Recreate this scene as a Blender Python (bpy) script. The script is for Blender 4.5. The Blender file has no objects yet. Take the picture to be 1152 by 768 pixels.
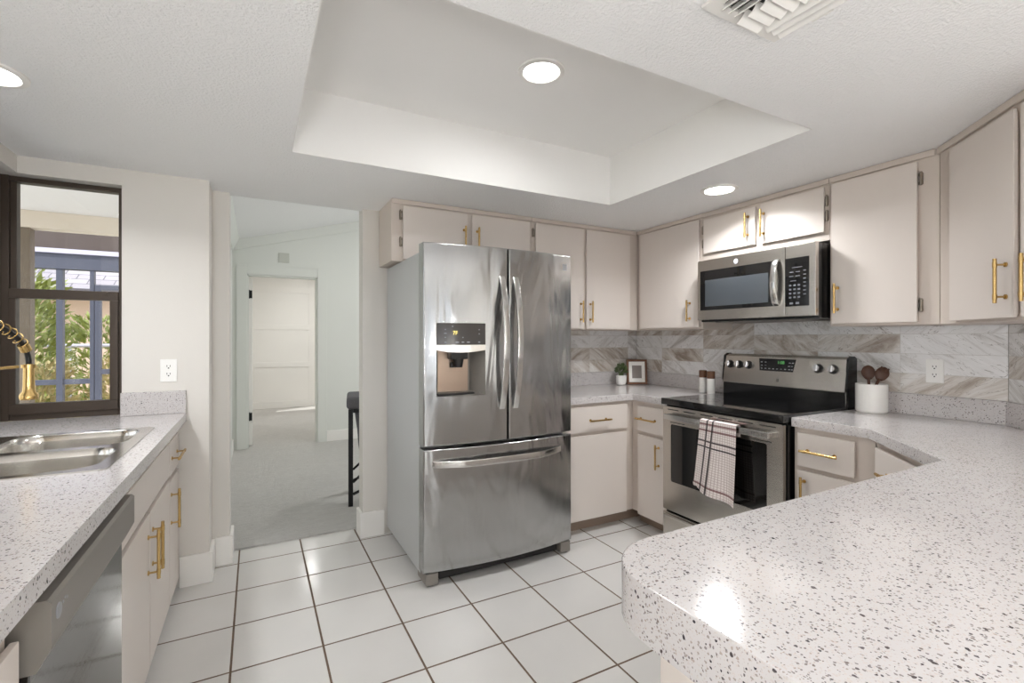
import bpy, bmesh, math, random
from mathutils import Vector, Matrix
from math import pi, sin, cos, radians
random.seed(7)
sc = bpy.context.scene
col = sc.collection

# ------------------------------------------------------------------ camera, world, sun, exposure
YAW = 0.49164
CAM_H = 1.2768
cd = bpy.data.cameras.new('camera')
cd.sensor_width = 36; cd.lens = 538.7 / 1152 * 36
cd.shift_y = -3.7 / 1152
cd.clip_start = 0.03; cd.clip_end = 200
cam = bpy.data.objects.new('camera', cd); col.objects.link(cam)
cam.location = (0, 0, CAM_H); cam.rotation_euler = (pi / 2, 0, -YAW)
sc.camera = cam
w = bpy.data.worlds.new('sky'); sc.world = w; w.use_nodes = True
bgn = w.node_tree.nodes['Background']
bgn.inputs[0].default_value = (0.90, 0.95, 1.0, 1); bgn.inputs[1].default_value = .9
sd = bpy.data.lights.new('sun', 'SUN'); sd.energy = 1.8; sd.angle = radians(1.0); sd.color = (1, .985, .965)
so = bpy.data.objects.new('sun', sd); col.objects.link(so)
so.rotation_euler = Vector((.80, .42, -.72)).to_track_quat('-Z', 'Y').to_euler()
so.location = (-4, -4, 8)
sc.view_settings.view_transform = 'Standard'; sc.view_settings.look = 'None'
sc.view_settings.exposure = 1.22; sc.view_settings.gamma = 1.0
sc.view_settings.use_curve_mapping = False
LAMP_W = 6.0
ADDED_LAMP_W = 105.0  # power of the added globe lamps behind the camera
try:
    sc.cycles.use_denoising = True
    sc.cycles.max_bounces = 12; sc.cycles.diffuse_bounces = 8
    sc.cycles.glossy_bounces = 6; sc.cycles.transmission_bounces = 8
    sc.cycles.sample_clamp_indirect = 6.0
    sc.cycles.caustics_reflective = False; sc.cycles.caustics_refractive = False
except Exception:
    pass

# ------------------------------------------------------------------ key measures (metres)
XW, YF, YE, XL = 2.92, 3.16, 2.97, -0.953      # range wall, fridge wall, sink end wall, sink wall
ZC, ZT = 2.105, 2.40                             # ceiling, tray ceiling
ZK, KT = 0.895, 0.043                            # worktop top, thickness
S2 = math.sqrt(.5)

# ------------------------------------------------------------------ material helpers
def rgb(r, g, b):
    f = lambda c: (c / 255 / 12.92) if c / 255 <= .04045 else ((c / 255 + .055) / 1.055) ** 2.4
    return (f(r), f(g), f(b), 1)

class NT:
    def __init__(s, name):
        s.m = bpy.data.materials.new(name); s.m.use_nodes = True
        s.t = s.m.node_tree; s.b = s.t.nodes['Principled BSDF']
    def n(s, typ, **k):
        nd = s.t.nodes.new(typ)
        for a, v in k.items(): setattr(nd, a, v)
        return nd
    def l(s, a, b): s.t.links.new(a, b)
    def val(s, sock, v):
        if hasattr(v, 'is_linked') or isinstance(v, bpy.types.NodeSocket): s.l(v, sock)
        else: sock.default_value = v
    def math(s, op, a, b=0.0, c=None):
        nd = s.n('ShaderNodeMath', operation=op)
        s.val(nd.inputs[0], a); s.val(nd.inputs[1], b)
        if c is not None: s.val(nd.inputs[2], c)
        return nd.outputs[0]
    def mix(s, f, a, b):
        nd = s.n('ShaderNodeMix', data_type='RGBA')
        s.val(nd.inputs[0], f); s.val(nd.inputs[6], a); s.val(nd.inputs[7], b)
        return nd.outputs[2]
    def pos(s): return s.n('ShaderNodeNewGeometry').outputs['Position']
    def noise(s, vec, scale, detail=2, rough=.5, dist=0):
        nd = s.n('ShaderNodeTexNoise'); s.l(vec, nd.inputs['Vector'])
        nd.inputs['Scale'].default_value = scale; nd.inputs['Detail'].default_value = detail
        nd.inputs['Roughness'].default_value = rough; nd.inputs['Distortion'].default_value = dist
        return nd.outputs[0]
    def scalevec(s, vec, sx, sy, sz):
        nd = s.n('ShaderNodeVectorMath', operation='MULTIPLY'); s.l(vec, nd.inputs[0]); nd.inputs[1].default_value = (sx, sy, sz)
        return nd.outputs[0]
    def bump(s, h, strength=.3, dist=.002):
        nd = s.n('ShaderNodeBump'); s.val(nd.inputs['Height'], h)
        nd.inputs['Strength'].default_value = strength; nd.inputs['Distance'].default_value = dist
        s.l(nd.outputs[0], s.b.inputs['Normal']); return nd
    def ramp(s, f, stops):
        nd = s.n('ShaderNodeValToRGB'); s.l(f, nd.inputs[0])
        e = nd.color_ramp.elements
        while len(e) < len(stops): e.new(.5)
        for i, (p, c) in enumerate(stops): e[i].position = p; e[i].color = c if len(c) == 4 else (*c, 1)
        return nd.outputs[0]
    def set(s, base=None, rough=None, metal=None, **k):
        if base is not None: s.val(s.b.inputs['Base Color'], base)
        if rough is not None: s.val(s.b.inputs['Roughness'], rough)
        if metal is not None: s.b.inputs['Metallic'].default_value = metal
        for a, v in k.items(): s.b.inputs[a.replace('_', ' ')].default_value = v
        return s.m

M = {}
def simple(name, c, rough=.5, metal=0, **k):
    M[name] = NT(name).set(c, rough, metal, **k); return M[name]

def paint(name, c, rough=.5, bscale=180, bstr=.12, var=.03):
    t = NT(name); p = t.pos()
    n1 = t.noise(p, 1.3, 2)
    cc = t.mix(n1, tuple(v * (1 - var) for v in c[:3]) + (1,), tuple(min(1, v * (1 + var)) for v in c[:3]) + (1,))
    t.set(cc, rough); t.bump(t.noise(p, bscale, 3), bstr, .002)
    M[name] = t.m
paint('wall_paint', rgb(220, 216, 210), .55)
paint('hall_paint', rgb(222, 224, 219), .6)
paint('trim_paint', rgb(240, 238, 234), .35, 40, .03)
paint('tray_paint', rgb(238, 237, 235), .6, 120, .06)
paint('cabinet_paint', rgb(216, 207, 200), .38, 60, .05, .015)
paint('cabinet_shell_shaded', rgb(204, 193, 184), .42, 60, .05, .015)  # same paint made darker: shade of the door gaps put into the colour
# knock-down textured ceiling
t = NT('ceiling_texture'); p = t.pos()
h = t.math('ADD', t.ramp(t.noise(p, 95, 4, .6), [(.42, (0, 0, 0)), (.6, (1, 1, 1))]), t.math('MULTIPLY', t.noise(p, 260, 2), .5))
t.set(rgb(243, 243, 243), .75); t.bump(h, .55, .0035); M['ceiling_texture'] = t.m
# floor tiles
t = NT('floor_tile'); p = t.pos(); T = .3333
sx = t.n('ShaderNodeSeparateXYZ'); t.l(p, sx.inputs[0])
def gridmask(t, a, off, period, half):
    f = t.math('FRACT', t.math('DIVIDE', t.math('SUBTRACT', a, off), period))
    d = t.math('MULTIPLY', t.math('MINIMUM', f, t.math('SUBTRACT', 1.0, f)), period)
    return t.math('LESS_THAN', d, half), t.math('FLOOR', t.math('DIVIDE', t.math('SUBTRACT', a, off), period)), d
gx, ix, dx = gridmask(t, sx.outputs[0], -.085, T, .0042)
gy, iy, dy = gridmask(t, sx.outputs[1], 2.1227, T, .0042)
g = t.math('MAXIMUM', gx, gy)
cv = t.n('ShaderNodeCombineXYZ'); t.l(ix, cv.inputs[0]); t.l(iy, cv.inputs[1])
wn = t.n('ShaderNodeTexWhiteNoise'); t.l(cv.outputs[0], wn.inputs[0])
tile = t.mix(wn.outputs[0], rgb(208, 206, 203), rgb(216, 214, 211))
tile = t.mix(t.math('MULTIPLY', t.noise(p, 6, 4), .25), tile, rgb(192, 189, 185))
t.set(t.mix(g, tile, t.mix(t.noise(p, 30), rgb(82, 66, 54), rgb(118, 98, 80))), t.math('ADD', .16, t.math('MULTIPLY', g, .6)))
dm = t.math('MINIMUM', dx, dy)
hh = t.math('MULTIPLY', t.math('MINIMUM', dm, .008), 125.0)
t.bump(t.math('ADD', hh, t.math('MULTIPLY', t.noise(p, 9, 3), .25)), .5, .002); M['floor_tile'] = t.m
# carpet
t = NT('carpet'); p = t.pos()
n = t.noise(p, 230, 4, .7); n2 = t.noise(p, 5, 3)
c = t.mix(n, rgb(190, 187, 183), rgb(255, 254, 250)); c = t.mix(t.math('MULTIPLY', n2, .5), c, rgb(216, 213, 209)); n3 = t.noise(t.scalevec(p, 1, 2.2, 1), 16, 4, .65, .8); c = t.mix(t.math('MULTIPLY', t.math('SUBTRACT', 1.0, n3), .42), c, rgb(140, 134, 128))
t.set(c, .95); t.bump(t.math('ADD', n, t.math('MULTIPLY', t.noise(p, 24, 3), .8)), 1.0, .012); M['carpet'] = t.m
# speckled worktop
t = NT('speckled_stone'); p = t.pos()
def specks(scale, gate, size, stretch=.9):
    pv = t.n('ShaderNodeVectorMath', operation='ADD')
    nz = t.n('ShaderNodeTexNoise'); t.l(p, nz.inputs[0]); nz.inputs['Scale'].default_value = scale * .9
    sc_ = t.n('ShaderNodeVectorMath', operation='SCALE'); t.l(nz.outputs[1], sc_.inputs[0]); sc_.inputs['Scale'].default_value = .9 / scale
    t.l(p, pv.inputs[0]); t.l(sc_.outputs[0], pv.inputs[1])
    v = t.n('ShaderNodeTexVoronoi'); t.l(pv.outputs[0], v.inputs['Vector']); v.inputs['Scale'].default_value = scale
    s_ = t.n('ShaderNodeSeparateColor'); t.l(v.outputs['Color'], s_.inputs[0])
    thr = t.math('MULTIPLY', s_.outputs[1], size)
    return t.math('MULTIPLY', t.math('GREATER_THAN', s_.outputs[0], gate), t.math('LESS_THAN', v.outputs['Distance'], t.math('ADD', thr, size * .35))), s_.outputs[2]
base = t.mix(t.noise(p, 14, 3), rgb(194, 190, 190), rgb(205, 201, 200))
m0, r0 = specks(330, .40, .42); base = t.mix(t.math('MULTIPLY', m0, .7), base, t.mix(r0, rgb(186, 179, 176), rgb(200, 186, 177)))
m1, r1 = specks(250, .66, .40); base = t.mix(t.math('MULTIPLY', m1, .85), base, t.mix(r1, rgb(112, 106, 108), rgb(168, 154, 146)))
m2, r2 = specks(175, .80, .36); base = t.mix(t.math('MULTIPLY', m2, .92), base, t.mix(r2, rgb(70, 66, 72), rgb(124, 112, 108)))
m3, r3 = specks(120, .94, .30); base = t.mix(m3, base, t.mix(r3, rgb(56, 54, 62), rgb(92, 84, 84)))
t.set(base, .13); t.b.inputs['Specular IOR Level'].default_value = .5
t.bump(t.noise(p, 70, 3), .10, .0008); M['speckled_stone'] = t.m
# brushed stainless
def steel(name, c, rough, axis, wav=0.0, aniso=.5):
    t = NT(name); p = t.pos()
    s_ = {'z': (260, 260, 2.5), 'x': (2.5, 260, 260), 'y': (260, 2.5, 260)}[axis]
    br = t.noise(t.scalevec(p, *s_), 1, 3, .6)
    t.set(t.mix(br, tuple(v * .93 for v in c[:3]) + (1,), tuple(min(1, v * 1.05) for v in c[:3]) + (1,)),
          t.math('ADD', rough - .05, t.math('MULTIPLY', br, .1)), 1.0)
    h = t.math('MULTIPLY', br, .12)
    if wav: h = t.math('ADD', h, t.math('MULTIPLY', t.noise(t.scalevec(p, 1.9, 1.9, .6), 3.0, 2, .5, .8), wav))
    t.bump(h, .25, .004)
    M[name] = t.m
steel('steel_fridge', rgb(178, 178, 178), .19, 'z', 13.0)
steel('steel_range', rgb(202, 197, 190), .24, 'y', .3)
steel('steel_sink', rgb(214, 211, 206), .20, 'y', .2)
steel('steel_handle', rgb(214, 213, 211), .18, 'z')
steel('steel_dishwasher', rgb(98, 97, 96), .045, 'y', 0)
simple('case_grey', rgb(192, 194, 195), .40, .3)
simple('dark_plastic', rgb(30, 29, 29), .4)
simple('grey_plastic', rgb(134, 129, 123), .45, .3)
simple('black_glass', rgb(12, 12, 13), .05, 0, Coat_Weight=.5)
simple('oven_glass', rgb(24, 22, 21), .04, 0, Coat_Weight=.6)
simple('window_mesh_glass', rgb(62, 66, 70), .06, 0, Coat_Weight=.5)
simple('black_gloss', rgb(16, 16, 17), .14)
simple('panel_brown', rgb(46, 38, 33), .18)
simple('burner_line', rgb(70, 70, 72), .25)
simple('chrome', rgb(220, 220, 222), .1, 1)
simple('hinge_metal', rgb(150, 141, 130), .3, 1)
simple('brass', rgb(206, 174, 116), .27, 1)
simple('silver_print', rgb(150, 151, 155), .45)
simple('key_print', rgb(104, 106, 112), .5)
simple('dispenser_metal', rgb(178, 158, 142), .32, .8)
simple('white_plastic', rgb(240, 239, 236), .3)
simple('socket_slot', rgb(40, 38, 36), .5)
simple('ceramic', rgb(244, 242, 238), .22)
simple('bronze_frame', rgb(66, 55, 46), .42, .25)
simple('black_metal', rgb(20, 20, 21), .4, .4)
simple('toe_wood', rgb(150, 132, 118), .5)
simple('grille_dark', rgb(26, 24, 23), .6)
simple('white_metal', rgb(236, 234, 230), .35)
simple('photo_grey', rgb(132, 122, 116), .4)
simple('plate_grey', rgb(196, 198, 190), .5)
simple('mat_white', rgb(238, 236, 231), .7)
simple('paint_blue_grey', rgb(80, 84, 100), .5)
simple('paint_lavender', rgb(196, 194, 214), .5)
simple('paint_brown', rgb(84, 73, 70), .6)
simple('paint_cream', rgb(218, 208, 194), .6)
simple('paint_white_out', rgb(228, 227, 228), .6)
simple('house_pink', rgb(226, 200, 186), .8)
simple('rubber_black', rgb(22, 22, 22), .5)
simple('leaf_dark', rgb(58, 76, 44), .5)
def wood(name, a, b, sc_=(30, 30, 3), rough=.45):
    t = NT(name); p = t.pos(); n = t.noise(t.scalevec(p, *sc_), 2, 4, .6, 1.0)
    t.set(t.mix(n, a, b), rough); t.bump(n, .15, .001); M[name] = t.m
wood('walnut', rgb(78, 46, 26), rgb(122, 78, 46))
wood('dark_wood', rgb(58, 34, 22), rgb(96, 58, 38))
wood('post_wood', rgb(88, 78, 66), rgb(134, 120, 102))
t = NT('grey_fabric'); p = t.pos(); n = t.noise(p, 260, 3)
t.set(t.mix(n, rgb(66, 66, 70), rgb(112, 111, 114)), .95); t.bump(n, .6, .003); M['grey_fabric'] = t.m
def leafmat(name, a, b):
    t = NT(name); n = t.noise(t.pos(), 9, 2); t.set(t.mix(n, a, b), .55); M[name] = t.m
leafmat('leaf_green', rgb(96, 116, 52), rgb(168, 172, 96))
leafmat('leaf_tan', rgb(150, 138, 84), rgb(206, 190, 140))
leafmat('leaf_plant', rgb(46, 62, 34), rgb(104, 118, 74))
t = NT('dry_lawn'); p = t.pos(); n = t.noise(p, 30, 4, .7)
t.set(t.mix(n, rgb(150, 138, 84), rgb(214, 200, 150)), .9); M['dry_lawn'] = t.m
t = NT('patio_concrete'); p = t.pos(); t.set(t.mix(t.noise(p, 12, 4), rgb(198, 197, 196), rgb(216, 215, 214)), .8); M['patio_concrete'] = t.m
t = NT('roof_shingle'); p = t.pos(); br = t.n('ShaderNodeTexBrick'); t.l(p, br.inputs[0])
br.inputs['Scale'].default_value = 1; br.inputs['Brick Width'].default_value = .5; br.inputs['Row Height'].default_value = .24; br.inputs['Mortar Size'].default_value = .012
br.inputs['Color1'].default_value = rgb(150, 145, 152); br.inputs['Color2'].default_value = rgb(172, 166, 172); br.inputs['Mortar'].default_value = rgb(104, 100, 108)
t.set(br.outputs[0], .8); M['roof_shingle'] = t.m
# clear glass that lets light through
t = NT('clear_glass')
tr = t.n('ShaderNodeBsdfTransparent'); gl = t.n('ShaderNodeBsdfGlossy'); gl.inputs['Roughness'].default_value = .02
fr_ = t.n('ShaderNodeFresnel'); fr_.inputs[0].default_value = 1.45
mx = t.n('ShaderNodeMixShader'); t.l(fr_.outputs[0], mx.inputs[0]); t.l(tr.outputs[0], mx.inputs[1]); t.l(gl.outputs[0], mx.inputs[2])
t.l(mx.outputs[0], t.t.nodes['Material Output'].inputs[0]); M['clear_glass'] = t.m
def emit(name, c, s_):
    t = NT(name); t.set((0, 0, 0, 1), .5); t.b.inputs['Emission Color'].default_value = c; t.b.inputs['Emission Strength'].default_value = s_; M[name] = t.m
emit('lamp_lens', (1, .97, .92, 1), 9.0)
emit('added_globe_lens', (1, .97, .92, 1), 4.0)  # glow of the globes added behind the camera
emit('display_amber', rgb(236, 214, 120), 1.2)
emit('display_green', rgb(120, 210, 120), .3)
# marble tiles (UV in metres: u along the wall, v height)
t = NT('marble_tile'); uvn = t.n('ShaderNodeUVMap'); uvn.uv_map = 'uv'
sx = t.n('ShaderNodeSeparateXYZ'); t.l(uvn.outputs[0], sx.inputs[0]); U, V = sx.outputs[0], sx.outputs[1]
gx, ix, dx = gridmask(t, U, 1.2235 - .408 * 20, .408, .0009)
gy, iy, dy = gridmask(t, V, 1.0, .0995, .0009)
cv = t.n('ShaderNodeCombineXYZ'); t.l(ix, cv.inputs[0]); t.l(iy, cv.inputs[1])
wn = t.n('ShaderNodeTexWhiteNoise'); t.l(cv.outputs[0], wn.inputs[0])
sgn = t.math('SUBTRACT', t.math('MULTIPLY', t.math('GREATER_THAN', wn.outputs[0], .42), 2.0), 1.0)
al = t.math('ADD', t.math('MULTIPLY', U, .82), t.math('MULTIPLY', t.math('MULTIPLY', V, .57), sgn))
ac = t.math('SUBTRACT', t.math('MULTIPLY', t.math('MULTIPLY', U, .57), sgn), t.math('MULTIPLY', V, .82))
c3 = t.n('ShaderNodeCombineXYZ'); t.l(t.math('MULTIPLY', al, 2.4), c3.inputs[0]); t.l(t.math('MULTIPLY', ac, 10.0), c3.inputs[1])
t.l(t.math('MULTIPLY', wn.outputs[0], 40.0), c3.inputs[2])
n1 = t.noise(c3.outputs[0], 1.0, 6, .68, 1.1)
wn2 = t.n('ShaderNodeTexWhiteNoise'); cv2 = t.n('ShaderNodeVectorMath', operation='ADD'); t.l(cv.outputs[0], cv2.inputs[0]); cv2.inputs[1].default_value = (7.3, 2.1, 0); t.l(cv2.outputs[0], wn2.inputs[0])
veins = t.ramp(n1, [(.28, rgb(138, 124, 112)), (.41, rgb(180, 169, 158)), (.53, rgb(212, 207, 201)), (.66, rgb(228, 226, 223))])
pale = t.ramp(n1, [(.27, rgb(150, 146, 143)), (.37, rgb(200, 197, 194)), (.47, rgb(226, 225, 224)), (.7, rgb(238, 237, 237))])
c = t.mix(t.math('GREATER_THAN', wn2.outputs[0], .42), veins, pale)
n2 = t.noise(c3.outputs[0], 2.6, 3, .5, 1.2)
dk = t.math('LESS_THAN', t.math('ABSOLUTE', t.math('SUBTRACT', n2, .5)), .006)
c = t.mix(t.math('MULTIPLY', dk, .55), c, rgb(120, 110, 102))
g = t.math('MAXIMUM', gx, gy)
t.set(t.mix(g, c, rgb(196, 192, 188)), .16); M['marble_tile'] = t.m
# plaid towel (UV: u across 0..1, v down 0..1)
t = NT('plaid_cloth'); uvn = t.n('ShaderNodeUVMap'); uvn.uv_map = 'uv'
sx = t.n('ShaderNodeSeparateXYZ'); t.l(uvn.outputs[0], sx.inputs[0]); U, V = sx.outputs[0], sx.outputs[1]
def band(a, c0, hw): return t.math('LESS_THAN', t.math('ABSOLUTE', t.math('SUBTRACT', a, c0)), hw)
fu = t.math('LESS_THAN', t.math('FRACT', t.math('MULTIPLY', U, 17)), .22)
fv = t.math('LESS_THAN', t.math('FRACT', t.math('MULTIPLY', V, 31)), .22)
thin = t.math('MAXIMUM', fu, fv)
c = t.mix(t.math('MULTIPLY', thin, .55), rgb(236, 228, 224), rgb(150, 116, 112))
for c0 in (.045, .13, .90): c = t.mix(t.math('MULTIPLY', band(V, c0, .014), .8), c, rgb(112, 62, 62))
bl = t.math('MAXIMUM', band(U, .22, .022), band(U, .38, .022))
bl = t.math('MAXIMUM', bl, t.math('MAXIMUM', band(V, .28, .010), band(V, .36, .010)))
c = t.mix(t.math('MULTIPLY', bl, .93), c, rgb(44, 34, 36))
t.set(c, .9); t.bump(t.noise(t.pos(), 500, 2), .3, .001); M['plaid_cloth'] = t.m

# ------------------------------------------------------------------ mesh helpers
class Fr:
    """local frame: u along a wall, d out of the wall, z up"""
    def __init__(s, o, u, d): s.o, s.u, s.d = Vector((*o, 0)), Vector((*u, 0)), Vector((*d, 0))
    def __call__(s, u, d, z): return s.o + s.u * u + s.d * d + Vector((0, 0, z))
WORLD = Fr((0, 0), (1, 0), (0, 1))
ORIG = {}
class MB:
    def __init__(s): s.bm = bmesh.new(); s.uv = None
    def box(s, u0, u1, d0, d1, z0, z1, fr=WORLD, b=0, seg=2):
        v = [s.bm.verts.new(fr(u, d, z)) for z in (z0, z1) for d in (d0, d1) for u in (u0, u1)]
        fs = [s.bm.faces.new([v[i] for i in q]) for q in ((0, 1, 3, 2), (4, 6, 7, 5), (0, 4, 5, 1), (2, 3, 7, 6), (0, 2, 6, 4), (1, 5, 7, 3))]
        bmesh.ops.recalc_face_normals(s.bm, faces=fs)
        if b:
            es = list({e for f in fs for e in f.edges})
            bmesh.ops.bevel(s.bm, geom=es, offset=b, offset_type='OFFSET', segments=seg, profile=.6, affect='EDGES', clamp_overlap=True)
        return s
    def loft(s, loops, cap=(True, True), closed=True):
        vs = [[s.bm.verts.new(p) for p in L] for L in loops]
        fs = []
        n = len(vs[0])
        for a, b in zip(vs, vs[1:]):
            for i in range(n if closed else n - 1):
                j = (i + 1) % n
                fs.append(s.bm.faces.new((a[i], a[j], b[j], b[i])))
        if cap[0]: fs.append(s.bm.faces.new(vs[0][::-1]))
        if cap[1]: fs.append(s.bm.faces.new(vs[-1]))
        bmesh.ops.recalc_face_normals(s.bm, faces=fs)
        return s
    def ring(s, c, ax, r, n):
        ax = ax.normalized(); a = ax.orthogonal().normalized(); b = ax.cross(a)
        return [c + a * (r * cos(2 * pi * i / n)) + b * (r * sin(2 * pi * i / n)) for i in range(n)]
    def cyl(s, p0, p1, r, n=16, r2=None):
        p0, p1 = Vector(p0), Vector(p1); ax = (p1 - p0).normalized()
        a = ax.orthogonal().normalized(); b = ax.cross(a)
        L = []
        for c, rr in ((p0, r), (p1, r if r2 is None else r2)):
            L.append([c + a * (rr * cos(2 * pi * i / n)) + b * (rr * sin(2 * pi * i / n)) for i in range(n)])
        return s.loft(L)
    def tube(s, pts, r, n=10, rad=None):
        pts = [Vector(p) for p in pts]; L = []
        up = None
        for i, p in enumerate(pts):
            d = (pts[min(i + 1, len(pts) - 1)] - pts[max(i - 1, 0)]).normalized()
            if up is None: up = d.orthogonal().normalized()
            up = (up - d * up.dot(d)).normalized(); q = d.cross(up)
            rr = rad[i] if rad else r
            L.append([p + up * (rr * cos(2 * pi * k / n)) + q * (rr * sin(2 * pi * k / n)) for k in range(n)])
        return s.loft(L)
    def lathe(s, prof, c, n=36, fr=None):
        """prof: (r, h) pairs; axis z unless fr gives (origin, axis)"""
        c = Vector(c); ax = Vector((0, 0, 1)) if fr is None else Vector(fr).normalized()
        a = ax.orthogonal().normalized(); b = ax.cross(a)
        L = [[c + ax * h + a * (max(r, 1e-5) * cos(2 * pi * i / n)) + b * (max(r, 1e-5) * sin(2 * pi * i / n)) for i in range(n)] for r, h in prof]
        return s.loft(L)
    def prism(s, poly, z0, z1, ch=0, fr=WORLD):
        P = lambda pl, z: [fr(x, y, z) for x, y in pl]
        if ch: return s.loft([P(poly, z0), P(poly, z1 - ch), P(inset(poly, ch * .35), z1 - ch * .3), P(inset(poly, ch), z1)])
        return s.loft([P(poly, z0), P(poly, z1)])
    def holed(s, outer, holes, z0, z1, fr=WORLD):
        for z in (z0, z1):
            es = []
            for L in [outer] + holes:
                vs = [s.bm.verts.new(fr(x, y, z)) for x, y in L]
                es += [s.bm.edges.new((vs[i], vs[(i + 1) % len(vs)])) for i in range(len(vs))]
            bmesh.ops.triangle_fill(s.bm, use_beauty=True, edges=es)
        for L in [outer] + holes:
            s.loft([[fr(x, y, z0) for x, y in L], [fr(x, y, z1) for x, y in L]], cap=(False, False))
        bmesh.ops.remove_doubles(s.bm, verts=s.bm.verts[:], dist=1e-5)
        bmesh.ops.recalc_face_normals(s.bm, faces=s.bm.faces[:])
        return s
    def quv(s, pts, uvs):
        if s.uv is None: s.uv = s.bm.loops.layers.uv.new('uv')
        f = s.bm.faces.new([s.bm.verts.new(p) for p in pts])
        for l, q in zip(f.loops, uvs): l[s.uv].uv = q
        return f
    def build(s, name, mat, parent=None, ang=38, origin=None):
        o0 = ORIG.get(parent.name, Vector((0, 0, 0))) if parent else (Vector(origin) if origin else Vector((0, 0, 0)))
        if o0.length: bmesh.ops.translate(s.bm, verts=s.bm.verts[:], vec=-o0)
        me = bpy.data.meshes.new(name); s.bm.to_mesh(me); s.bm.free()
        me.materials.append(M[mat] if isinstance(mat, str) else mat)
        for p in me.polygons: p.use_smooth = True
        me.set_sharp_from_angle(angle=radians(ang))
        o = bpy.data.objects.new(name, me); col.objects.link(o)
        wn_ = o.modifiers.new('face_normals', 'WEIGHTED_NORMAL'); wn_.keep_sharp = True
        if parent: o.parent = parent; ORIG[o.name] = o0
        else: o.location = o0; ORIG[o.name] = o0
        return o
def inset(poly, d):
    n = len(poly); A = sum(poly[i][0] * poly[(i + 1) % n][1] - poly[(i + 1) % n][0] * poly[i][1] for i in range(n))
    sg = 1 if A > 0 else -1; out = []
    for i in range(n):
        p0, p1, p2 = (Vector(poly[(i + k) % n]) for k in (-1, 0, 1))
        e1, e2 = (p1 - p0).normalized(), (p2 - p1).normalized()
        n1, n2 = Vector((-e1.y, e1.x)) * sg, Vector((-e2.y, e2.x)) * sg
        m = (n1 + n2); m = m / max(.3, m.length_squared / 2) if m.length > 1e-6 else n1
        out.append(tuple(p1 + m * d))
    return out
def rrect(x0, x1, y0, y1, r, n=6):
    out = []
    for cx, cy, a in ((x1 - r, y1 - r, 0), (x0 + r, y1 - r, 90), (x0 + r, y0 + r, 180), (x1 - r, y0 + r, 270)):
        out += [(cx + r * cos(radians(a + 90 * i / n)), cy + r * sin(radians(a + 90 * i / n))) for i in range(n + 1)]
    return out
def thing(name, label, cat, loc, group=None):
    o = bpy.data.objects.new(name, None); col.objects.link(o); o.location = loc
    o.empty_display_size = .05
    ORIG[o.name] = Vector(loc); tag(o, label, cat, group); return o
def tag(o, label=None, cat=None, group=None, kind=None):
    for k, v in (('label', label), ('category', cat), ('group', group), ('kind', kind)):
        if v: o[k] = v
    return o
def struct(name, mb, mat, label=None, parent=None):
    o = mb.build(name, mat, parent)
    if parent is None: o['kind'] = 'structure'
    if label: o['label'] = label; 
    return o
def text_mesh(mb, body, size, fr, u, d, z, flip=1, thick=.0004):
    cu = bpy.data.curves.new('lettering', 'FONT'); cu.body = body; cu.size = size; cu.align_x = 'CENTER'; cu.align_y = 'CENTER'
    ob = bpy.data.objects.new('lettering', cu); col.objects.link(ob)
    me = bpy.data.meshes.new_from_object(ob)
    vs = [mb.bm.verts.new(fr(u + v.co.x * flip, d, z + v.co.y)) for v in me.vertices]
    for p in me.polygons:
        try: mb.bm.faces.new([vs[i] for i in p.vertices])
        except ValueError: pass
    bpy.data.objects.remove(ob); bpy.data.curves.remove(cu); bpy.data.meshes.remove(me)

FS = Fr((XW, 0), (0, 1), (-1, 0))                 # range wall: u = Y, d towards the room
FF = Fr((0, YF), (1, 0), (0, -1))                 # fridge wall: u = X
FL = Fr((XL, 0), (0, 1), (1, 0))                  # sink wall: u = Y
FE = Fr((0, YE), (1, 0), (0, -1))                 # end wall with the window: u = X
FD = Fr((XW, .82), (-S2, -S2), (-S2, S2))         # diagonal wall: u along it towards the viewer
FDU = Fr((2.62, .955), (-S2, -S2), (-S2, S2))     # face of the diagonal wall unit
FDL = Fr((2.31, 1.056), (-S2, -S2), (-S2, S2))    # face of the diagonal base unit

# ------------------------------------------------------------------ the room shell
struct('floor', MB().box(-1.2, 4.2, -5.2, 3.32, -.08, 0), 'floor_tile', 'white square floor tiles with dark grout')
struct('floor_carpet', MB().box(-1.0, 4.2, 3.32, 9.9, -.07, .012), 'carpet', 'grey cut pile carpet beyond the kitchen')
TX0, TX1, TY0, TY1 = .14, 1.948, 1.11, 2.343
m = MB()
m.box(-1.1, TX0, -5.2, 3.22, ZC, 2.46); m.box(TX1, 3.1, -5.2, 3.22, ZC, 2.46)
m.box(TX0, TX1, -5.2, TY0, ZC, 2.46); m.box(TX0, TX1, TY1, 3.22, ZC, 2.46)
ceil = struct('ceiling', m, 'ceiling_texture', 'textured white dropped ceiling')
m = MB()
e = .003
m.box(TX0, TX1, TY0, TY1, ZT, 2.46)
m.box(TX0, TX0 + e, TY0, TY1, ZC, ZT); m.box(TX1 - e, TX1, TY0, TY1, ZC, ZT)
m.box(TX0 + e, TX1 - e, TY0, TY0 + e, ZC, ZT); m.box(TX0 + e, TX1 - e, TY1 - e, TY1, ZC, ZT)
struct('ceiling_tray', m, 'tray_paint', 'smooth white recess of the tray ceiling')
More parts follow.
